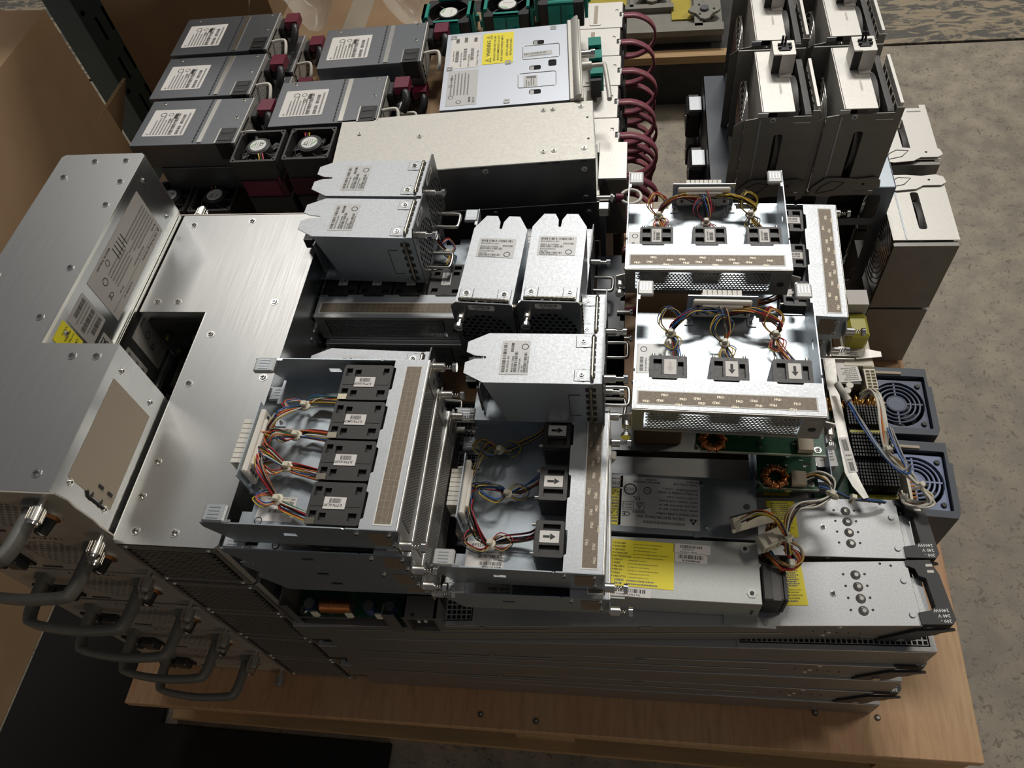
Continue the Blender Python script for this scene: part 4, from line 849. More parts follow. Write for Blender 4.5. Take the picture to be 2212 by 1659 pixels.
mb.tube([(0.2592, 0.5820, 0.3320), (0.2627, 0.5654, 0.3360), (0.2675, 0.5519, 0.3380)], .0045, 'white_plastic', 8, None, False, .5); mb.build('sleeve', t)
harness('wire_harness', 'cream and black bundle from the green boards to the loose connectors', [(0.1905, 0.4363, 0.3450), (0.2122, 0.4382, 0.3520), (0.2275, 0.4295, 0.3530), (0.2279, 0.4156, 0.3520), (0.2111, 0.4033, 0.3500), (0.1904, 0.3981, 0.3520), (0.1782, 0.3841, 0.3520), (0.1736, 0.3639, 0.3500)], ['white']*5+['black']*4+['grey', 'brown', 'amber'], .0050, .0013, 8, (3, 7), (.0, .008, .0))
harness('wire_harness', 'blue and black wires lying across the galvanised supply behind', [(0.2114, 0.4377, 0.3300), (0.2386, 0.4369, 0.3220), (0.2594, 0.4301, 0.3160), (0.2808, 0.4306, 0.3120), (0.2979, 0.4325, 0.3060)], ['blue', 'blue', 'black', 'black', 'grey'], .0028, .0011, 9, (2,))
H, T = harness('wire_harness', 'orange, yellow and black wires arching from the long cream connector', [(0.1278, 0.3753, 0.3660), (0.1425, 0.3771, 0.3800), (0.1563, 0.3730, 0.3820), (0.1667, 0.3647, 0.3720), (0.1715, 0.3576, 0.3620), (0.1738, 0.3444, 0.3520)], ['orange', 'orange', 'yellow', 'yellow', 'black', 'black', 'black', 'white'], .0045, .0014, 10, (4,), (.006, .003, 0))
t = thing('wire_coil', 'coil of red, blue and tan wires bunched above the black fan', 'cable', (0.1693, 0.3444, 0.3450)); mb = MB(); mb.T = Matrix.Translation(-Vector((0.1693, 0.3444, 0.3450)))
wires(mb, [(0.1750, 0.3533, 0.3500), (0.1848, 0.3475, 0.3460), (0.1840, 0.3361, 0.3440), (0.1731, 0.3307, 0.3430), (0.1640, 0.3354, 0.3430), (0.1590, 0.3479, 0.3350), (0.1546, 0.3476, 0.3150)], ['orange', 'red', 'blue', 'amber', 'amber', 'brown', 'black', 'white', 'grey', 'orange'], .0055, .0014, (), 11)
wires(mb, [(0.1748, 0.3568, 0.3480), (0.1651, 0.3608, 0.3500), (0.1579, 0.3708, 0.3450), (0.1648, 0.3890, 0.3300), (0.1589, 0.4013, 0.3150)], ['brown', 'red', 'black', 'black', 'orange', 'brown', 'amber', 'black'], .0065, .0014, (), 12)
wires(mb, [(0.1482, 0.3487, 0.3250), (0.1540, 0.3379, 0.3300), (0.1692, 0.3314, 0.3380), (0.1799, 0.3398, 0.3420), (0.1733, 0.3452, 0.3500)], ['black', 'black', 'red', 'amber', 'grey'], .005, .0014, (), 13); mb.build('wires', t)
mb = MB(); mb.T = Matrix.Translation(-Vector((0.1693, 0.3444, 0.3450))); mb.cbox(-.003, -.004, 0, .003, .004, .016, 'tie', .001, Matrix.Translation((0.1772, 0.3339, 0.3380))); mb.build('cable_tie', t)
def plug(label, loc, rz, w, d, h, n, rot=None):
    t = thing('wire_connector', label, 'connector', loc, rz, rot=rot); mb = MB()
    mb.cbox(0, 0, 0, w, d, h, 'cream', .0008)
    for i in range(n): mb.box(w*(i+.2)/n, -.0006, h*.15, w*(i+.35)/n, 0, h*.9, 'tan_label'); mb.box(w*(i+.15)/n, d, h*.2, w*(i+.85)/n, d+.0006, h*.45, 'ink'); mb.box(w*(i+.15)/n, d, h*.55, w*(i+.85)/n, d+.0006, h*.8, 'ink')
    mb.build('housing', t); mb = MB(); mb.box(w*.35, d*.1, h, w*.65, d*.75, h+.003, 'cream') if n < 4 else mb.box(-.004, .0, h-.003, .0, .004, h+.002, 'cream'); mb.build('clip', t); return t
plug('long cream multi-pin connector resting on the dark 190W supply', (0.1182, 0.3699, 0.3450), 18, .044, .016, .014, 12, (.5, 0, .32))
plug('square cream four-way connector beside the black fan', (0.1485, 0.3442, 0.3480), 28, .026, .016, .014, 2)
# ------------------------------------------------------------------ blue fan boxes
def blue_fan(light, loc, rz, label):
    k = 'fan_blue_light' if light else 'fan_blue'; t = thing('boxed_fan', label, 'fan', loc, rz, 'black boxed fans with blue guards at the right edge'); w, d, h = .084, .110, .215
    mb = MB(); mb.plate([(0, 0), (w, 0), (w+.004, .01), (w+.004, d-.03), (w, d-.03), (w, d), (0, d)], [rrect(.006, .010, w-.004, d-.014, .002)], 0, h, 'frame_navy'); mb.box(.006, .010, 0, w-.004, d-.014, .150, 'frame_navy'); mb.build('housing', t, .0006)
    mb = MB(); T = TOP(h-.012, .042, .052); mb.plate(rrect(-.036, -.040, .036, .040, .002), [circ(0, 0, .0345, 28, .0365)], 0, .006, k, T); mb.build('guard_frame', t)
    mb = MB(); T = TOP(h-.006, .040, .052)
    for r in (.0125, .0185, .0245, .0305): mb.ring((0, 0, 0), r, .0016, k, T, 32)
    mb.cyl((0, 0, -.003), (0, 0, .001), .0112, k, 28, T=T)
    for a in (0, 90, 180, 270): mb.box(.011, -.0012, -.002, .034, .0012, .0008, k, T @ Matrix.Rotation(math.radians(a), 4, 'Z'))
    mb.build('guard_rings', t)
    mb = MB(); T = TOP(h-.030, .040, .052)
    for i in range(7): a = i*2*PI/7; mb.prism([(.012*math.cos(a), .012*math.sin(a)), (.033*math.cos(a+.3), .033*math.sin(a+.3)), (.033*math.cos(a+.85), .033*math.sin(a+.85)), (.012*math.cos(a+.6), .012*math.sin(a+.6))], 0, .003, 'black_satin', T)
    mb.cyl((0, 0, -.01), (0, 0, .012), .014, 'black_satin', 20, T=T); mb.build('fan_blades', t)
    for x, y in ((.071, .082), (.071, .020), (.014, .018)):
        mb = MB(); mb.cyl((x, y, h-.007), (x, y, h-.003), .0042, 'black_plastic', 14, .003); mb.build('rubber_pin', t)
    mb = MB(); mb.box(.012, d-.012, h-.004, .050, d-.008, h+.002, 'tan_label'); mb.build('strap', t)
blue_fan(0, (.330, .583, .0008), -2, 'dark blue-grey boxed fan at the right edge, behind the lighter blue one')
blue_fan(1, (.331, .463, .0008), -3, 'lighter blue boxed fan at the right edge, partly under cream wires')
# ------------------------------------------------------------------ beige long boxes and silver supply
def beige():
    t = thing('beige_box', '', 'power supply'); L, w, h = .358, .121, .0745
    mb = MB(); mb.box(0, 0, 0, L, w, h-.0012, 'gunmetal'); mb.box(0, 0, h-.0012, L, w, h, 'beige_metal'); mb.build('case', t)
    mb = MB(); mb.tube([(0, 0, h-.0008), (L, 0, h-.0008)], .0011, 'zinc_edge', 6); mb.tube([(L, 0, h-.0008), (L, w, h-.0008)], .0011, 'zinc_edge', 6); mb.build('folded_rim', t)
    for x, y in ((.030, .088), (.118, .072), (.290, .020), (.304, .021), (.344, .021), (.290, .108), (.303, .1085), (.342, .110)):
        mb = MB(); mb.prism(circ(x, y, .0042, 6), h, h+.0010, 'zinc_edge'); mb.cyl((x, y, h+.001), (x, y, h+.0018), .0026, 'nickel', 12); mb.cyl((x, y, h+.0018), (x, y, h+.0020), .0012, 'ink', 8); mb.build('bolt', t)
    for x, y in ((.350, .040), (.350, .085)):
        mb = MB(); mb.cyl((x, y, h), (x, y, h+.0004), .0017, 'ink', 10); mb.build('hole', t)
    for x, z in ((.343, .058), (.343, .010), (.212, .066)):
        mb = MB(); mb.screw(0, 0, 0, .0030, T=FRONT(-.0002, x, z)); mb.build('screw', t)
    for x in (.205, .285, .302, .338):
        mb = MB(); mb.box(x, -.0008, h-.004, x+.009, .0, h-.001, 'ink'); mb.build('slot', t)
    return t
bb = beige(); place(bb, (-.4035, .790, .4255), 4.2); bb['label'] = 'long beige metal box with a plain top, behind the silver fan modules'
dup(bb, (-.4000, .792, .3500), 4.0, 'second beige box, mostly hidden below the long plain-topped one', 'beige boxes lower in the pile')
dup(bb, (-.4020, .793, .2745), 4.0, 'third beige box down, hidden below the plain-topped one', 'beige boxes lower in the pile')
t = thing('power_supply_unit', 'silver power supply with white rating label and yellow WARNING label', 'power supply', (-.2720, .926, .4560), 4.5); L, w, h = .185, .190, .0440
mb = MB(); mb.box(0, 0, 0, L, w, h-.0012, 'silver')
holes = [rrect(a, b, a+.017, b+.011, .003) for a, b in ((.128, .020), (.128, .078), (.133, .142))]+[rrect(.156, .084, .168, .100, .003)]
mb.plate(rect(0, 0, L, w), holes, h-.0012, h, 'silver'); mb.box(.12, .015, h-.0014, .172, .155, h-.0011, 'void'); mb.build('case', t)
for a, b in ((.128, .020), (.128, .078), (.133, .142)):
    mb = MB(); mb.box(a+.001, b+.001, h-.0010, a+.007, b+.010, h-.0004, 'zinc_edge'); mb.build('snap_tab', t)
for a, b in ((.004, .094), (.092, .098), (.006, .175), (.092, .004), (.16, .178)):
    mb = MB(); mb.plate(rrect(a, b, a+.009, b+.009, .001), [rrect(a+.002, b+.002, a+.006, b+.006, .0008)], h, h+.0008, 'zinc_edge'); mb.build('clip', t)
for a, b in ((.112, .037), (.118, .106)):
    mb = MB(); mb.tube([(x, y, h+.0003) for x, y in rrect(a, b, a+.055, b+.034, .003)], .0006, 'zinc_edge', 5, None, True); mb.build('embossed_frame', t)
sticker(t, TOP(h+.0001, .030, .140), .084, .045, [('t', 'Sourcex 1300W AC PS', 18, 39, 3), ('b', 16, 32, 30, 5), ('t', 'CISCO P/N: 341-32774-06', 3, 27, 3.4), ('b', 20, 20, 30, 5), ('t', 'S/N: POG192742DN', 3, 15, 3.6), ('b', 18, 9, 32, 5), ('t', 'Country of Origin China', 3, 2, 4), ('b', 66, 33, 12, 5), ('b', 66, 20, 14, 5), ('b', 66, 5, 12, 5)], rot=90, r=.0006)
sticker(t, TOP(h+.0001, .030, .050), .084, .045, [('f', 24, 38, 50, 2), ('f', 24, 33, 52, 2), ('f', 24, 28, 54, 2), ('f', 24, 23, 52, 2), ('f', 24, 18, 54, 2), ('f', 24, 13, 50, 2), ('o', 8, 26, 4), ('o', 20, 38, 4), ('o', 47, 40, 3), ('t', 'CE', 60, 37, 6), ('t', 'CISCO', 3, 3, 5), ('b', 6, 9, 12, 3)], 'paper_silver', rot=90, r=.0006)
sticker(t, TOP(h+.0002, .080, .142), .080, .047, [('tri', 4, 33, 11), ('t', 'WARNING', 20, 35, 8.5), ('tri', 64, 33, 11), ('t', 'REPLACE POWER SUPPLY OR FAN', 7, 27, 4.3), ('t', 'MODULE IMMEDIATELY. DO NOT', 8, 21.5, 4.3), ('t', 'LEAVE CHASSIS POWER BAY EMPTY.', 4, 16, 4.3), ('t', 'REFER TO HARDWARE', 17, 8, 4.3), ('t', 'INSTALLATION GUIDE', 18, 2.5, 4.3)], 'yellow', name='warning_label', rot=90, r=.0004)
sticker(t, TOP(h+.0001, .140, .118), .044, .011, [('b', 2, 5, 34, 4), ('t', 'TAN 800-32774-06_A0', 10, .8, 2.6)], 'paper_silver', rot=3)
sticker(t, TOP(h+.0001, .130, .052), .026, .020, [('f', 2, 15, 14, 1.6), ('f', 2, 11.5, 10, 1.6), ('f', 2, 8, 18, 1.6), ('f', 2, 4.5, 16, 1.6), ('b', 19, 2, 5, 14)], 'paper_silver', rot=90)
mb = MB(); mb.box(L+.0006, -.004, 0, L+.020, w+.004, h+.004, 'beige_metal'); mb.tube([(L+.010, -.004, h+.003), (L+.010, w+.004, h+.003)], .0105, 'beige_metal', 10, None, False, .35); mb.build('front_bezel', t, .001)
mb = MB(); mb.cyl((L+.020, .085, h-.006), (L+.034, .085, h-.006), .0065, 'beige_metal', 14); mb.tube(smooth_path([(L+.030, .085, h-.006), (L+.048, .085, h-.006), (L+.053, .080, h-.006), (L+.056, .020, h-.008), (L+.056, .005, h-.008)], 5), .0034, 'beige_metal', 10); mb.build('bail_handle', t)
mb = MB(); mb.cyl((L+.020, .112, h-.004), (L+.034, .112, h-.004), .0055, 'nickel', 14); mb.cyl((L+.034, .112, h-.004), (L+.040, .112, h-.004), .007, 'chrome', 16); mb.build('thumb_screw', t)
# ------------------------------------------------------------------ server supplies with maroon latches
def latch_psu():
    t = thing('server_power_supply', '', 'power supply'); L, w, h = .166, .106, .0400
    mb = MB(); mb.box(0, 0, 0, L-.003, w, h, 'psu_dark'); mb.box(L-.003, 0, 0, L, w, h+.0004, 'beige_metal'); mb.build('case', t, .0006)
    sticker(t, TOP(h+.0001, .045, .052), .062, .066, [('dtri', 3, 58, 4)]+[('f', 3, 53-5*i, 34+(i % 3)*6, 2.2) for i in range(7)]+[('t', 'CE', 30, 30, 8), ('b', 3, 20, 50, 6), ('b', 3, 10, 20, 5), ('b', 27, 10, 22, 5), ('f', 3, 4, 50, 2.6), ('o', 50, 48, 5), ('o', 50, 36, 4), ('r', 40, 24, 12, 5)], name='rating_label', rot=90, r=.002)
    mb = MB()
    mb.box(.106, .003, h, .113, w-.003, h+.0012, 'zinc_edge')
    for i in range(13): mb.box(.098, .004+.008*i, h, .100, .0095+.008*i, h+.0006, 'ink')
    mb.build('contact_strip', t)
    mb = MB(); mb.box(.136, -.0004, .012, .160, .034, h+.0008, 'black_plastic'); mb.box(.134, 0, h, .1362, .034, h+.0012, 'zinc_edge'); mb.box(.139, .006, h+.0008, .157, .012, h+.0016, 'black_satin'); mb.box(.139, .022, h+.0008, .157, .030, h+.0014, 'black_satin'); mb.build('window', t)
    for x, y in ((.022, .098), (.150, .100), (.152, .058)):
        mb = MB(); mb.screw(x, y, h, .0022); mb.build('screw', t)
    mb = MB(); T = RIGHT(L); mb.grid(.004, .004, .060, h-.008, .0046, .0042, .62, .0003, .0012, 'beige_metal', T, 'hex'); mb.box(.003, .003, .0001, .065, h-.003, .0002, 'void', T); mb.build('air_grille', t)
    mb = MB(); mb.tube(smooth_path([(L, .030, h-.006), (L+.018, .030, h-.004), (L+.024, .026, h-.006), (L+.025, .010, h-.014), (L+.022, .006, h-.020)], 4), .0026, 'white_plastic', 8); mb.build('wire_handle', t)
    mb = MB(); mb.cbox(L, .068, .006, L+.010, .100, h-.006, 'black_plastic', .002); mb.cyl((L+.010, .084, .018), (L+.024, .080, .024), .010, 'black_satin', 14, .006); mb.tube(smooth_path([(L+.022, .080, .026), (L+.030, .070, .034), (L+.030, .056, .026), (L+.024, .050, .016)], 4), .006, 'black_satin', 8); mb.build('power_plug', t)
    mb = MB(); mb.box(L+.012, .074, h-.012, L+.034, .100, h+.001, 'maroon', Matrix.Translation((0, 0, 0))); mb.box(L, .090, h-.020, L+.014, .098, h-.012, 'maroon'); mb.build('release_latch', t)
    return t
lp = latch_psu(); GL = 'grey server supplies with red latches, left block'
nn3 = ('nearest', 'middle', 'farthest')
for i, (x, y, r) in enumerate(((-.7310, .8680, 0.), (-.7430, .9800, 1.), (-.7500, 1.0950, 2.))):
    loc = (x, y, .4600); lab = 'grey server supply with white label and red latch, %s of three on the left block' % nn3[i]
    if i == 0: place(lp, loc, r); lp['label'] = lab; lp['group'] = GL
    else: dup(lp, loc, r, lab, GL)
    dup(lp, (x+.030, y-.002, .4190), r, 'lower-layer server supply with its latch and plug showing, under the %s one' % nn3[i], 'lower layer of the left block')
for x, y, z, r, lab in ((-.4850, 1.040, .4600, 3, 'server supply with white label behind the silver WARNING supply, farthest of the right column'), (-.5150, .950, .4185, 2, 'server supply sunk between the two higher ones of the right column'), (-.5250, .902, .4600, 2.5, 'server supply with ribbed strip right behind the small black fans')): dup(lp, (x, y, z), r, lab, 'grey server supplies, right column')
def carton(x0, y0, x1, y1, z1, label, z0=.0005):
    t = thing('carton', label, 'box', (x0, y0, z0)); mb = MB(); mb.box(0, 0, 0, x1-x0, y1-y0, z1-z0, 'cardboard'); mb.build('carton_body', t, .001)
    mb = MB(); mb.box((x1-x0)/2-.022, 0, z1-z0, (x1-x0)/2+.022, y1-y0, z1-z0+.0003, 'tan_label'); mb.build('packing_tape', t)
carton(-.735, .885, -.535, 1.21, .4175, 'brown carton under the left block of server supplies')
carton(-.525, .96, -.300, 1.205, .4170, 'brown carton under the right column of server supplies')
carton(.012, .640, .092, .80, .4370, 'brown cardboard carton under the barcode-tag fan tray')
carton(.118, .640, .250, .805, .3310, 'brown carton hidden under the sideways fan tray')
carton(.010, .535, .072, .600, .4370, 'brown carton hidden beneath the bright arrow tray', .2500)
carton(-.29, .96, -.115, 1.14, .4550, 'brown carton hidden beneath the silver WARNING supply')
# ------------------------------------------------------------------ small black fans with maroon carriers
def black_fan():
    t = thing('cooling_fan', '', 'fan'); s, h = .034, .0640
    mb = MB(); T = TOP(h-.030); o = rrect(-s, -s, s, s, .003); op = [(-.026, -.030), (.026, -.030), (.031, -.022), (.031, .022), (.026, .030), (-.026, .030), (-.031, .022), (-.031, -.022)]
    mb.plate(o, [op]+[circ(a*.0300, b*.0300, .0016, 8) for a in (-1, 1) for b in (-1, 1)], .0, .030, 'fan_black', T); mb.box(-s+.001, -s+.001, h-.034, s-.001, s-.001, h-.030, 'black_plastic'); mb.build('frame', t)
    mb = MB()
    for i in range(7): a = i*2*PI/7; mb.tube([(.014*math.cos(a), .014*math.sin(a), h-.004), (.022*math.cos(a+.25), .022*math.sin(a+.25), h-.006), (.029*math.cos(a+.7), .029*math.sin(a+.7), h-.014)], .0008, 'fan_grey', 5); mb.prism([(.013*math.cos(a), .013*math.sin(a)), (.029*math.cos(a+.5), .029*math.sin(a+.5)), (.029*math.cos(a+.95), .029*math.sin(a+.95)), (.013*math.cos(a+.7), .013*math.sin(a+.7))], h-.016, h-.012, 'black_satin')
    mb.build('fan_blades', t)
    mb = MB(); mb.cyl((0, 0, h-.02), (0, 0, h-.0005), .0175, 'fan_black', 24); mb.cyl((0, 0, h-.0005), (0, 0, h+.0006), .0165, 'black_satin', 24, .0150); mb.build('hub', t)
    mb = MB(); T = TOP(h+.0007); mb.cyl((0, 0, 0), (0, 0, .0003), .0118, 'ink_white', 24, T=T); mb.text('Nidec', .0050, 'green_ink', T, -.009, -.006, 60, n=.0004); mb.text('CE', .0075, 'ink', T, .006, -.003, 75, n=.0004)
    for i in range(3): mb.box(-.004+.003*i, -.007, .0003, -.0034+.003*i, .008, .0004, 'ink_grey', T)
    mb.build('hub_label', t)
    mb = MB()
    for i, k in enumerate(('yellow', 'black', 'pink')): mb.tube([(.004+.003*i, -.016, h-.001), (.007+.003*i, -.024, h-.002), (.008+.003*i, -.030, h-.006)], .0011, 'wire_'+k, 5)
    mb.build('wires', t)
    mb = MB(); mb.box(-s+.004, -s, 0, s, s, h-.034, 'maroon_dark'); mb.box(-s+.006, -s-.001, .003, s-.010, -s, h-.035, 'maroon'); mb.box(s-.006, -s-.002, h-.040, s-.003, -s, h-.026, 'maroon'); mb.build('carrier', t)
    return t
bf = black_fan(); GB = 'small black fans before the server supplies'
place(bf, (-.5260, .8600, .4365), 1); bf['label'] = 'small black fan with round white hub label, left one of the upper pair'; bf['group'] = GB
dup(bf, (-.4500, .8630, .4365), 181, 'small black fan beside the beige box corner, right one of the upper pair', GB)
dup(bf, (-.6950, .8430, .3620), 1, 'small black fan with hub label, left one of the lower pair beside the steel stack', GB)
dup(bf, (-.6210, .8430, .3620), 181, 'small black fan partly hidden by the upper pair', GB)
for j, z in enumerate((.3720, .3075, .2430)):
    for i, x in enumerate((-.5260, -.4500)): dup(bf, (x+.004*(j+1), .858, z), 180*i, 'dark maroon-sided fan beneath the %s one of the upper pair, level %s' % (('left', 'right')[i], ('one', 'two', 'three')[j]), 'maroon-sided fans in the dark below')
for j, z in enumerate((.2975, .2330, .1685, .104, .0395)):
    for i, x in enumerate((-.6950, -.6210)): dup(bf, (x, .843, z), 180*i, 'dark maroon-sided fan beneath the %s one of the lower pair, level %s' % (('left', 'right')[i], ('one', 'two', 'three', 'four', 'five')[j]), 'maroon-sided fans in the dark below the lower pair')
# ------------------------------------------------------------------ blower modules with maroon loop handles
def blower():
    t = thing('blower_module', '', 'fan module'); w, h, L = .0795, .0820, .088
    mb = MB(); mb.box(-L, 0, 0, -.012, w, h-.0012, 'light_panel'); mb.plate([(-L, 0), (-.004, 0), (-.004, w*.42), (-.009, w*.42), (-.009, w*.58), (-.004, w*.58), (-.004, w), (-L, w)], [rect(-.016, w*.62, -.012, w*.70)], h-.0012, h, 'light_panel'); mb.build('case', t, .0005)
    mb = MB(); mb.prism(rrect(-.060, .008, -.040, w-.008, .003), h, h+.0012, 'light_panel'); mb.box(-.053, .012, h+.0012, -.0465, w-.012, h+.0016, 'tan_label'); mb.build('raised_rib', t)
    mb = MB(); mb.cbox(-.012, .001, 0, .0, w-.001, h-.0014, 'black_plastic', .003); mb.ring((w/2, h/2, 0), .030, .003, 'black_satin', RIGHT(.0005), 24); mb.build('front_collar', t)
    mb = MB(); T = TOP(h-.0012, -.004, w*.5); mb.add([(-.0012, -.008, 0), (.0012, -.008, 0), (.0012, .002, 0), (-.0012, .002, 0), (-.003, .002, 0), (.003, .002, 0), (0, .008, 0)], [(0, 1, 2, 3), (4, 5, 6)], 'ink_white', T=T); mb.build('arrow_mark', t)
    mb = MB(); yc = w*.5; P = [(-.002, h-.0025)]+[(.006+.048*math.sin(a), h*.5+.0395*math.cos(a)) for a in [PI*k/16 for k in range(1, 16)]]+[(-.002, .001)]
    n = len(P); vs_ = []
    for i, (a, b) in enumerate(P):
        u = Vector(P[min(i+1, n-1)])-Vector(P[max(i-1, 0)]); u.normalize(); nx, nz = -u.y*.0018, u.x*.0018
        vs_ += [(a+nx, yc-.0065, b+nz), (a+nx, yc+.0065, b+nz), (a-nx, yc+.0065, b-nz), (a-nx, yc-.0065, b-nz)]
    mb.add(vs_, [(i*4+j, i*4+(j+1) % 4, (i+1)*4+(j+1) % 4, (i+1)*4+j) for i in range(n-1) for j in range(4)], 'coil', True); mb.build('loop_handle', t)
    return t
bw = blower(); GW = 'white-topped blower modules with maroon loop handles'
ln = ('top', 'second', 'third', 'fourth', 'bottom'); first = True
for j in range(5):
    for i, y in enumerate((.9340, 1.0150, 1.0960, 1.1770, 1.2580)):
        if i == 4 and j > 0: continue
        lab = 'blower with maroon loop handle, %s layer, %s column from the front' % (ln[j], ('first', 'second', 'third', 'fourth', 'farthest')[i]); loc = (-.016-.003*(i % 2)+.004*(j % 2), y, .3305-.0826*j+.0005)
        if first: place(bw, loc); bw['label'] = lab; bw['group'] = GW; first = False
        else: dup(bw, loc, 0, lab, GW)
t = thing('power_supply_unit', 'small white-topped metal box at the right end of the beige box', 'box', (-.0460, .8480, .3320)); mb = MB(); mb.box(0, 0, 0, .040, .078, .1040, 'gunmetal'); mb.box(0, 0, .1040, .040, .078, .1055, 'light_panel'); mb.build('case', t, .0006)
mb = MB(); mb.prism([(.010, .104), (.040, .104), (.040, .020), (.026, .060)], 0, .0006, 'slate_steel', FRONT(-.0002)); mb.cyl((.010, .096, .0006), (.010, .096, .001), .0016, 'ink', 8, T=FRONT(-.0002)); mb.build('side_gusset', t)
t = thing('pull_pin', 'chrome pin with maroon collar and white pull ring before the blowers', 'pin', (-.046, .806, .440)); mb = MB(); mb.cyl((0, 0, 0), (.024, 0, 0), .0040, 'nickel', 14); mb.cyl((.019, 0, 0), (.022, 0, 0), .0065, 'chrome', 14); mb.build('shaft', t)
mb = MB(); mb.cyl((.026, 0, 0), (.036, 0, 0), .0062, 'maroon', 14); mb.build('collar', t)
mb = MB(); mb.ring((.046, .002, 0), .0135, .0022, 'white_plastic', None, 28, 8); mb.build('pull_ring', t)
mb = MB(); mb.cbox(.002, -.022, -.012, .018, -.006, .0, 'nickel', .002); mb.box(.004, -.012, -.10, .012, -.004, -.012, 'gunmetal'); mb.build('latch_block', t)
t = thing('fan_cage', 'dark ribbed plastic cage between the fan modules and the blowers', 'cage', (-.046, .655, .0005)); mb = MB(); mb.box(0, 0, 0, .034, .15, .330, 'frame_navy')
for i in range(4): mb.box(.034, .005+.036*i, .02, .040, .030+.036*i, .326, 'black_satin')
mb.build('cage_body', t)
for y, z in ((.135, .30), (.090, .32), (.040, .32), (.01, .30)):
    mb = MB(); mb.cyl((.030, y, z+.012), (.052, y, z+.012), .0030, 'nickel', 10); mb.cyl((.048, y, z+.012), (.051, y, z+.012), .005, 'chrome', 12); mb.build('guide_pin', t)
# ------------------------------------------------------------------ teal clipped fans
def teal_fan():
    t = thing('clip_fan', '', 'fan'); s, h = .036, .04
    mb = MB(); mb.plate(rrect(-s, -s, s, s, .003), [circ(0, 0, .033, 24)], 0, h, 'black_plastic'); mb.build('frame', t)
    mb = MB(); mb.cyl((0, 0, .004), (0, 0, h-.002), .016, 'black_satin', 24); mb.cyl((0, 0, h-.002), (0, 0, h-.0015), .014, 'ink_white', 24)
    mb.text('Nidec', .006, 'green_ink', TOP(h-.0014), -.009, -.001, 75); mb.box(.004, -.009, h-.0014, .0045, .008, h-.0013, 'ink_grey'); mb.build('hub', t)
    mb = MB()
    for i in range(7): a = i*2*PI/7; mb.prism([(.014*math.cos(a), .014*math.sin(a)), (.031*math.cos(a+.4), .031*math.sin(a+.4)), (.031*math.cos(a+.8), .031*math.sin(a+.8)), (.014*math.cos(a+.6), .014*math.sin(a+.6))], .014, .018, 'black_satin')
    for k in range(4): a = k*PI/2+.4; mb.tube([(.016*math.cos(a), .016*math.sin(a), h-.006), (.034*math.cos(a+.2), .034*math.sin(a+.2), h-.006)], .001, 'fan_grey', 5)
    mb.build('fan_blades', t)
    for a in (0, 90, 180, 270):
        mb = MB(); R = Matrix.Rotation(math.radians(a), 4, 'Z'); mb.box(-.020, -s-.006, .004, .020, -s-.001, h+.004, 'teal', R); mb.box(-.020, -s-.006, h+.0, .020, -s+.004, h+.004, 'teal', R); mb.box(-.0006, -s-.0066, .010, .0006, -s-.006, h, 'ink', R); mb.box(.012, -s-.010, .012, .018, -s-.006, .022, 'teal', R); mb.build('clip_bracket', t)
    return t
te = teal_fan(); place(te, (-.298, 1.190, .4560), 2); te['label'] = 'teal-clipped black fan with round white hub label, leftmost of the row at the back'; te['group'] = 'teal-clipped fans behind the silver supply'
dup(te, (-.203, 1.205, .4560), 92, 'teal-clipped black fan without visible label, middle of the row at the back', None)
dup(te, (-.116, 1.215, .4650), 182, 'teal-clipped black fan, rightmost and highest of the row at the back', None)
t = thing('clip_fan', 'narrow teal clip fan wedged between the silver bezel and the white blowers', 'fan', (-.064, 1.055, .4200), 4.5); mb = MB(); mb.box(0, 0, 0, .016, .11, .03, 'black_plastic'); mb.build('frame', t)
for y in (.01, .05, .085):
    mb = MB(); mb.box(.0, y, .0305, .016, y+.022, .036, 'teal'); mb.box(.016, y, .004, .020, y+.022, .036, 'teal'); mb.build('clip_bracket', t)
carton(-.297, 1.145, -.108, 1.255, .4550, 'brown carton hidden under the teal-clipped fans')
# ------------------------------------------------------------------ cage with standing fan modules
t = thing('fan_chassis', 'dark blue-grey cage chassis with open windows under the four standing fans', 'chassis', (.118, .918, .0005)); w, d, h = .262, .285, .350
mb = MB(); T = FRONT(0)
wins = [rrect(.030, h-.060, .155, h-.014, .004), rrect(.172, h-.060, .246, h-.014, .006), rrect(.070, h-.200, .246, h-.074, .004), rrect(.070, h-.300, .240, h-.225, .006)]
mb.plate(rect(0, 0, w, h), wins, -.0008, .0008, 'cage_blue', T); mb.build('front_panel', t)
mb = MB(); mb.plate(rect(0, 0, d, h), [rrect(.02, .04, .12, h-.05, .01), rrect(.15, .04, .26, h-.05, .01)], -.0008, .0008, 'cage_blue', RIGHT(w)); mb.build('side_panel', t)
mb = MB(); mb.box(0, .001, 0, .0012, d, h, 'gunmetal'); mb.box(0, d-.0012, 0, w, d, h, 'gunmetal'); mb.build('rear_panel', t)
mb = MB(); mb.box(0, .001, h-.0012, .226, d, h, 'frame_navy'); mb.box(.226, .001, h-.0012, w, d, h, 'zinc_blue'); mb.box(.01, .05, .02, w-.02, .06, h-.02, 'void'); mb.build('top_panel', t)
mb = MB(); mb.box(.0, .0015, .05, .060, .045, h-.07, 'pcb'); mb.build('inner_board', t)
for y, z, s in ((.225, .32, 1), (.235, .24, .8), (.085, .32, 1), (.10, .25, .9), (-.02, .31, .9), (-.01, .24, .8), (.04, .26, .8)):
    mb = MB(); mb.cbox(-.026*s, y, z-.05*s, -.002, y+.055*s, z, 'black_satin', .004); mb.box(-.022*s, y+.004, z, -.002, y+.040*s, z+.004, 'zinc' if s != .8 else 'fan_grey'); mb.cyl((-.026*s, y+.02, z-.02), (-.027*s, y+.02, z-.02), .002, 'nickel', 8); mb.build('side_latch', t)
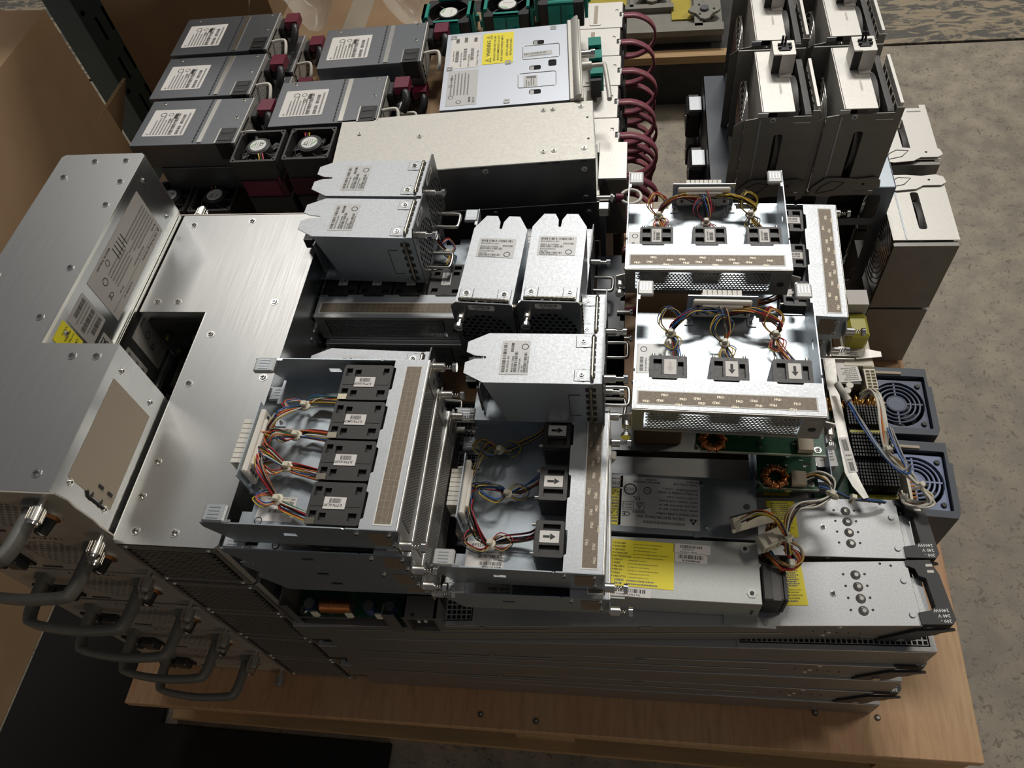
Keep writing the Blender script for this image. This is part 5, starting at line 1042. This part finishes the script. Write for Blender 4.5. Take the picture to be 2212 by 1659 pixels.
def standing_fan(conn=True):
    t = thing('standing_fan', '', 'fan module'); w, d, h = .096, .140, .148
    mb = MB(); T = FRONT(0)
    pr = [(-.014, .030), (-.002, .004), (w, .004), (w, h), (w-.004, h), (w-.004, h-.006), (w-.022, h-.006), (.016, h-.006), (-.002, h-.012), (-.016, h-.020), (-.014, h-.030)]
    mb.plate([(.0, .010), (w-.004, .010), (w-.002, h), (w-.012, h), (w-.012, h-.008), (.022, h-.008), (.0, h-.012)], [rrect(.040, .032, .052, h-.036, .004)], 0, .0012, 'slate_steel', T)
    mb.box(.052, .034, -.012, .054, h-.038, -.002, 'slate_steel', T); mb.box(.018, .012, .0012, .020, h-.012, .0020, 'zinc_blue', T)
    mb.box(.062, h-.018, .0012, .084, h-.0165, .0020, 'zinc_edge', T); mb.build('front_plate', t)
    mb = MB(); mb.prism([(.0, .012), (.0, h-.014), (-.014, h-.024), (-.014, -.012), (-.006, -.008)], -.004, -.003, 'slate_steel', T); mb.build('side_flare', t)
    mb = MB(); mb.box(.015, -.001, h-.016, .028, .0, h-.002, 'zinc'); mb.screw(0, 0, 0, .0030, T=FRONT(-.0016, .035, h-.012)); mb.build('corner_tab', t)
    mb = MB(); lv = [(.0, .006), (.004, .020), (.020, .036), (.040, .036), (.062, .033), (.084, .036), (.094, .030), (.096, .018), (.088, .012), (.062, .012), (.050, .004), (.020, .001)]
    mb.plate(lv, [circ(.072, .024, .0022, 8)], .0030, .0044, 'slate_steel', T); mb.tube([(.010, .010, .0046), (.016, .022, .0046), (.028, .030, .0046), (.046, .028, .0046), (.034, .014, .0046), (.012, .008, .0046)], .0007, 'ink', 5, T, True); mb.build('lever', t)
    mb = MB(); mb.box(.022, .0006, h-.0022, .062, d-.002, h-.001, 'light_panel'); mb.box(.020, .0006, .012, .0212, d-.002, h-.001, 'light_panel'); mb.text('FORWARD', .0045, 'paper_grey', TOP(h-.0009), .046, .060, -90); mb.build('top_plate', t)
    mb = MB(); mb.box(-.002, d-.002, .0, w-.006, d, h+.0006, 'slate_steel'); mb.box(.0, .0014, .0, w-.006, d-.002, .006, 'slate_steel'); mb.build('rear_plate', t)
    mb = MB(); C = (.070, h/2-.002); T2 = RIGHT(.055)
    mb.cyl((C[0], C[1], -.010), (C[0], C[1], .018), .067, 'fan_grey', 40, T=T2); mb.cyl((C[0], C[1], .018), (C[0], C[1], .022), .052, 'fan_black', 40, T=T2)
    mb.plate(rrect(.003, .004, d-.004, h-.010, .008), [circ(C[0], C[1], .056, 32)], .022, .030, 'fan_grey', T2); mb.build('fan_drum', t)
    for i in range(7):
        a = i*2*PI/7; mb = MB(); mb.prism([(C[0]+.018*math.cos(a), C[1]+.018*math.sin(a)), (C[0]+.054*math.cos(a+.3), C[1]+.054*math.sin(a+.3)), (C[0]+.054*math.cos(a+.8), C[1]+.054*math.sin(a+.8)), (C[0]+.018*math.cos(a+.6), C[1]+.018*math.sin(a+.6))], .024, .027, 'fan_black', T2); mb.build('fan_blade', t)
    mb = MB(); T3 = LEFT(.006)
    for i, r in enumerate((.014, .022, .030, .038, .046, .054, .062)): mb.ring((-C[0], C[1], 0), r, .0013, 'chrome', T3, 36)
    for a in (20, 110, 200, 290): mb.tube([(-C[0]+.012*math.cos(math.radians(a)), C[1]+.012*math.sin(math.radians(a)), -.001), (-C[0]+.064*math.cos(math.radians(a)), C[1]+.064*math.sin(math.radians(a)), -.001)], .0013, 'chrome', 6, T3)
    mb.build('wire_guard', t)
    mb = MB(); mb.box(w-.006, .008, h-.010, w-.002, d-.026, h+.0006, 'light_panel')
    for i in range(6): mb.box(w-.0068, .014+.017*i, h-.034, w-.006, .026+.017*i, h-.010, 'slate_steel')
    mb.build('side_rail', t)
    if conn:
        mb = MB(); mb.plate(rect(.038, .084, .066, .116), [rect(.045, .091, .060, .110)], h+.026, h+.028, 'light_panel'); mb.box(.038, .084, h-.001, .048, .085, h+.026, 'black_plastic'); mb.box(.048, .083, h-.001, .066, .0842, h+.028, 'light_panel'); mb.box(.0375, .085, h-.001, .0385, .116, h+.028, 'light_panel'); mb.box(.0655, .085, h-.001, .0665, .116, h+.028, 'light_panel'); mb.box(.048, .074, h-.001, .064, .084, h+.0002, 'light_panel'); mb.build('plug_housing', t)
        mb = MB(); mb.box(.046, .092, h-.001, .059, .109, h+.029, 'black_plastic')
        for x, y in ((.044, .096), (.058, .096), (.044, .103), (.058, .103)): mb.box(x, y, h+.028, x+.004, y+.003, h+.031, 'black_plastic')
        for x in (.050, .054): mb.cyl((x, .107, h+.029), (x, .108, h+.040), .0016, 'black_plastic', 8)
        mb.build('plug', t)
    return t
sf = standing_fan(); place(sf, (.150, .9000, .3515), 0); sf['label'] = 'standing fan module with black plug on top, left one in the nearer row'; sf['group'] = 'standing fan modules on the cage'
dup(sf, (.2535, .9015, .3515), 0, 'standing fan module with black plug on top, right one in the nearer row')
dup(sf, (.154, 1.0640, .3515), 0, 'standing fan module at the top edge, left one in the farther row')
dup(sf, (.257, 1.0660, .3515), 0, 'standing fan module at the top edge, right one in the farther row')
# lying copies right of the cage: front plate turned up
def lie(x, y, z, r): return (Matrix.Translation((x, y, z)) @ Matrix.Rotation(math.radians(r), 4, 'Z') @ Matrix.Rotation(-PI/2, 4, 'X')).to_euler()
GS = 'fan modules lying plate-up beside the cage'
for k, (x, y, z, r, lab) in enumerate(((.384, .858, .2915, 0, 'fan module lying plate-up at right, near one with lever at its far edge'), (.392, 1.035, .2915, 0, 'fan module lying plate-up at right, far one with lever at its near edge'), (.385, .860, .1455, 0, 'lower fan module under the near plate-up one at right'), (.392, 1.037, .1455, 0, 'lower fan module under the far plate-up one at right'))):
    q = dup(sf, (x, y, z), 0, lab, GS, rot=lie(x, y, z, r), skip=('plug_housing', 'plug', 'front_plate', 'lever', 'side_flare'))
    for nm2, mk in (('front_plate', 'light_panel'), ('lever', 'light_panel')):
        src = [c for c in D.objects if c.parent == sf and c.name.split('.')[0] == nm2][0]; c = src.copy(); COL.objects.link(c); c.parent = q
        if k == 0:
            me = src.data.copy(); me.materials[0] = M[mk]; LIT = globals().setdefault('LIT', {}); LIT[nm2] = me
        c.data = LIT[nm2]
        if nm2 == 'lever' and k % 2 == 0: c.location = (0, 0, .112)
    mb = MB(); mb.box(.002, .002, .0005, .090, .138, .010, 'slate_steel'); mb.build('end_shell', q)
# ------------------------------------------------------------------ cartons, shelf post, wrap and things behind
t = thing('cardboard_box', 'big brown cardboard box standing left of the pallet', 'box', (-1.048, -.4, FZ+.0005))
mb = MB(); H_ = .645; mb.box(-.006, 0, 0, 0, 1.65, H_, 'cardboard'); mb.box(-.8, 1.644, 0, -.006, 1.65, H_, 'cardboard'); mb.box(-.8, 0, 0, -.006, .006, H_, 'cardboard'); mb.build('walls', t)
mb = MB(); mb.add([(0, .0, H_), (0, 1.65, H_), (-.80, 1.65, H_+.03), (-.80, .0, H_+.03), (0, .0, H_+.005), (0, 1.65, H_+.005), (-.80, 1.65, H_+.035), (-.80, .0, H_+.035)], [(0, 1, 2, 3), (4, 7, 6, 5), (0, 4, 5, 1), (1, 5, 6, 2), (2, 6, 7, 3)], 'cardboard'); mb.build('top_flap', t)
mb = MB(); mb.prism([(-1.04, -.9), (-.36, -.9), (-.36, .198), (-.757, .198), (-.757, 1.1), (-1.04, 1.1)], FZ+.0004, FZ+.008, 'sheet_black'); tag(mb.build('black_floor_sheet', None, .002), 'thin black sheet on the floor between the big cardboard box and pallet', 'mat')  # thin L-shaped black sheet covering this stretch of concrete
t = thing('cardboard_flap', 'torn cardboard corner with exposed corrugated edge beside the shelf post', 'box', (-1.0502, 1.1287, 0.3000)); mb = MB(); mb.T = Matrix.Translation(-Vector((-1.0502, 1.1287, 0.3000)))
a, b, c, dd = Vector((-1.0502, 1.1287, 0.3000)), Vector((-1.0451, 1.3468, 0.3000)), Vector((-1.1098, 1.2980, 0.1700)), Vector((-1.1871, 1.2779, 0.1700)); n0 = Vector((-.005, 0, 0))
mb.add([a, b, c, dd, a+n0, b+n0, c+n0, dd+n0], [(0, 1, 2, 3), (4, 7, 6, 5), (0, 4, 5, 1), (1, 5, 6, 2), (2, 6, 7, 3), (3, 7, 4, 0)], 'cardboard'); mb.build('sheet', t)
mb = MB(); mb.T = Matrix.Translation(-Vector((-1.0502, 1.1287, 0.3000))); P_ = []
for i in range(61): f = i/60; p = a.lerp(b, f); P_.append(p+n0*(.15 if i % 2 else .85)+Vector((0, 0, .0015)))
mb.tube(P_, .0011, 'card_edge', 4); mb.tube([a+Vector((.0005, 0, .0015)), b+Vector((.0005, 0, .0015))], .0009, 'card_edge', 4); mb.tube([a+n0*1.1+Vector((0, 0, .0015)), b+n0*1.1+Vector((0, 0, .0015))], .0009, 'card_edge', 4); mb.build('corrugated_edge', t)
t = thing('shelf_post', 'dark blue slotted steel shelf upright behind the big cardboard box', 'shelf post', (-1.165, 1.47, FZ+.0005), -22); mb = MB(); hs = []; hh = 1.45
for i in range(15):
    z = .06+.095*i; hs += [rrect(-.062, z, -.055, z+.055, .003, 2), rrect(-.036, z+.010, -.029, z+.065, .003, 2)]
    if i % 2 == 0: hs += [circ(-.080, z+.075, .006, 10), circ(-.012, z+.085, .006, 10)]
mb.plate(rect(-.092, 0, 0, hh), hs, -.002, 0, 'post_blue', RIGHT(0, .092, 0)); mb.box(-.10, 0, 0, -.002, .002, hh, 'post_blue'); mb.box(-.10, .090, 0, -.002, .092, hh, 'post_blue'); mb.box(-.012, .002, 0, -.010, .09, hh, 'void'); mb.build('upright', t)
mb = MB(); mb.box(-.13, -.02, 0, .03, .10, .004, 'post_blue'); mb.build('foot_plate', t)
carton(-1.045, 1.40, -.70, 1.85, .95, 'large brown carton in the shade behind the shelf post', FZ+.0006)
t = thing('plastic_wrap', 'crumpled translucent plastic wrap behind the left server supplies', 'plastic wrap', (-.68, 1.25, .36)); mb = MB(); nx, ny = 26, 16; rr = random.Random(5); vs_ = []
for j in range(ny+1):
    for i in range(nx+1): vs_.append((i*.36/nx+rr.uniform(-.004, .004), j*.40/ny+rr.uniform(-.004, .004), .14+.05*math.sin(i*.5+j*.3)+rr.uniform(-.012, .012)-.10*(abs(i/nx-.5)**2)*2+(.08 if j > 3 else 0)))
mb.add(vs_, [(j*(nx+1)+i, j*(nx+1)+i+1, (j+1)*(nx+1)+i+1, (j+1)*(nx+1)+i) for j in range(ny) for i in range(nx)], 'wrap', True); mb.build('film', t)
carton(-.67, 1.26, -.36, 1.43, .40, 'pale carton under the plastic wrap', FZ+.0006)
t = thing('metal_beam', 'rust-red metal beam upright behind the plastic wrap', 'beam', (-.345, 1.29, FZ+.0005)); mb = MB(); mb.box(0, 0, 0, .03, .14, .58, 'rust_red'); mb.build('beam', t, .003)
t = thing('dark_crate', 'black board crate on the floor behind the teal-clipped fans', 'crate', (-.52, 1.45, FZ+.0005)); mb = MB(); mb.box(0, 0, 0, .34, .55, .20, 'dark_board'); mb.build('crate_body', t, .002)
for i in range(4):
    mb = MB(); mb.box(0, .02+.14*i, .2005, .34, .12+.14*i, .212, 'dark_board'); mb.build('slat', t)
t = thing('metal_case', 'grey and yellow metal-edged panels with hinge hardware on a board at the back', 'case', (-.14, 1.86, 0)); 
mb = MB(); mb.box(-.02, -.05, FZ+.0005, .40, .60, FZ+.03, 'dark_board'); mb.box(-.02, -.06, -.02, .40, -.03, .0, 'pine'); mb.box(-.02, -.05, FZ+.03, .40, .6, -.001, 'dark_board'); mb.build('base_board', t)
mb = MB(); mb.box(.0, .0, 0, .36, .5, .03, 'rack_grey'); mb.build('panel_base', t)
for x0, y0, x1, y1 in ((.02, .12, .12, .19), (.02, .215, .12, .30), (.235, .05, .285, .22), (.26, .24, .285, .34)):
    mb = MB(); mb.box(x0, y0, .0302, x1, y1, .034, 'rack_yellow'); mb.build('yellow_panel', t)
for x0, y0, x1, y1 in ((.0, .09, .24, .11), (.0, -.02, .36, .012), (.29, .0, .31, .4), (.0, .2, .13, .208), (.128, .1, .138, .4)):
    mb = MB(); mb.box(x0, y0, .0302, x1, y1, .045, 'rack_grey'); mb.build('edge_rail', t)
for x, y in ((.185, .15), (.175, .28), (.315, .06), (.31, .24)):
    mb = MB(); mb.prism([(x+.032*math.cos(a)*(1+.25*math.cos(4*a)), y+.036*math.sin(a)*(1+.2*math.sin(3*a))) for a in [k*2*PI/20 for k in range(20)]], .0455, .052, 'rack_grey'); mb.cyl((x, y, .052), (x, y, .058), .011, 'gunmetal', 16)
    for k in range(3): mb.cyl((x+.024*math.cos(k*2.1), y+.024*math.sin(k*2.1), .052), (x+.024*math.cos(k*2.1), y+.024*math.sin(k*2.1), .054), .003, 'ink', 8)
    mb.build('corner_plate', t)
t = thing('foam_block', 'yellow transparent tape-wrapped part beside the sideways tray end', 'component', (0.2944, 0.6713, 0.3100)); mb = MB(); mb.cbox(-.012, -.02, 0, .014, .02, .030, 'tape_yellow', .004); mb.box(-.012, .02, .0, .014, .045, .045, 'paper_grey'); mb.box(-.015, -.045, -.03, .02, .045, -.0005, 'cream'); mb.build('wrapped_part', t)
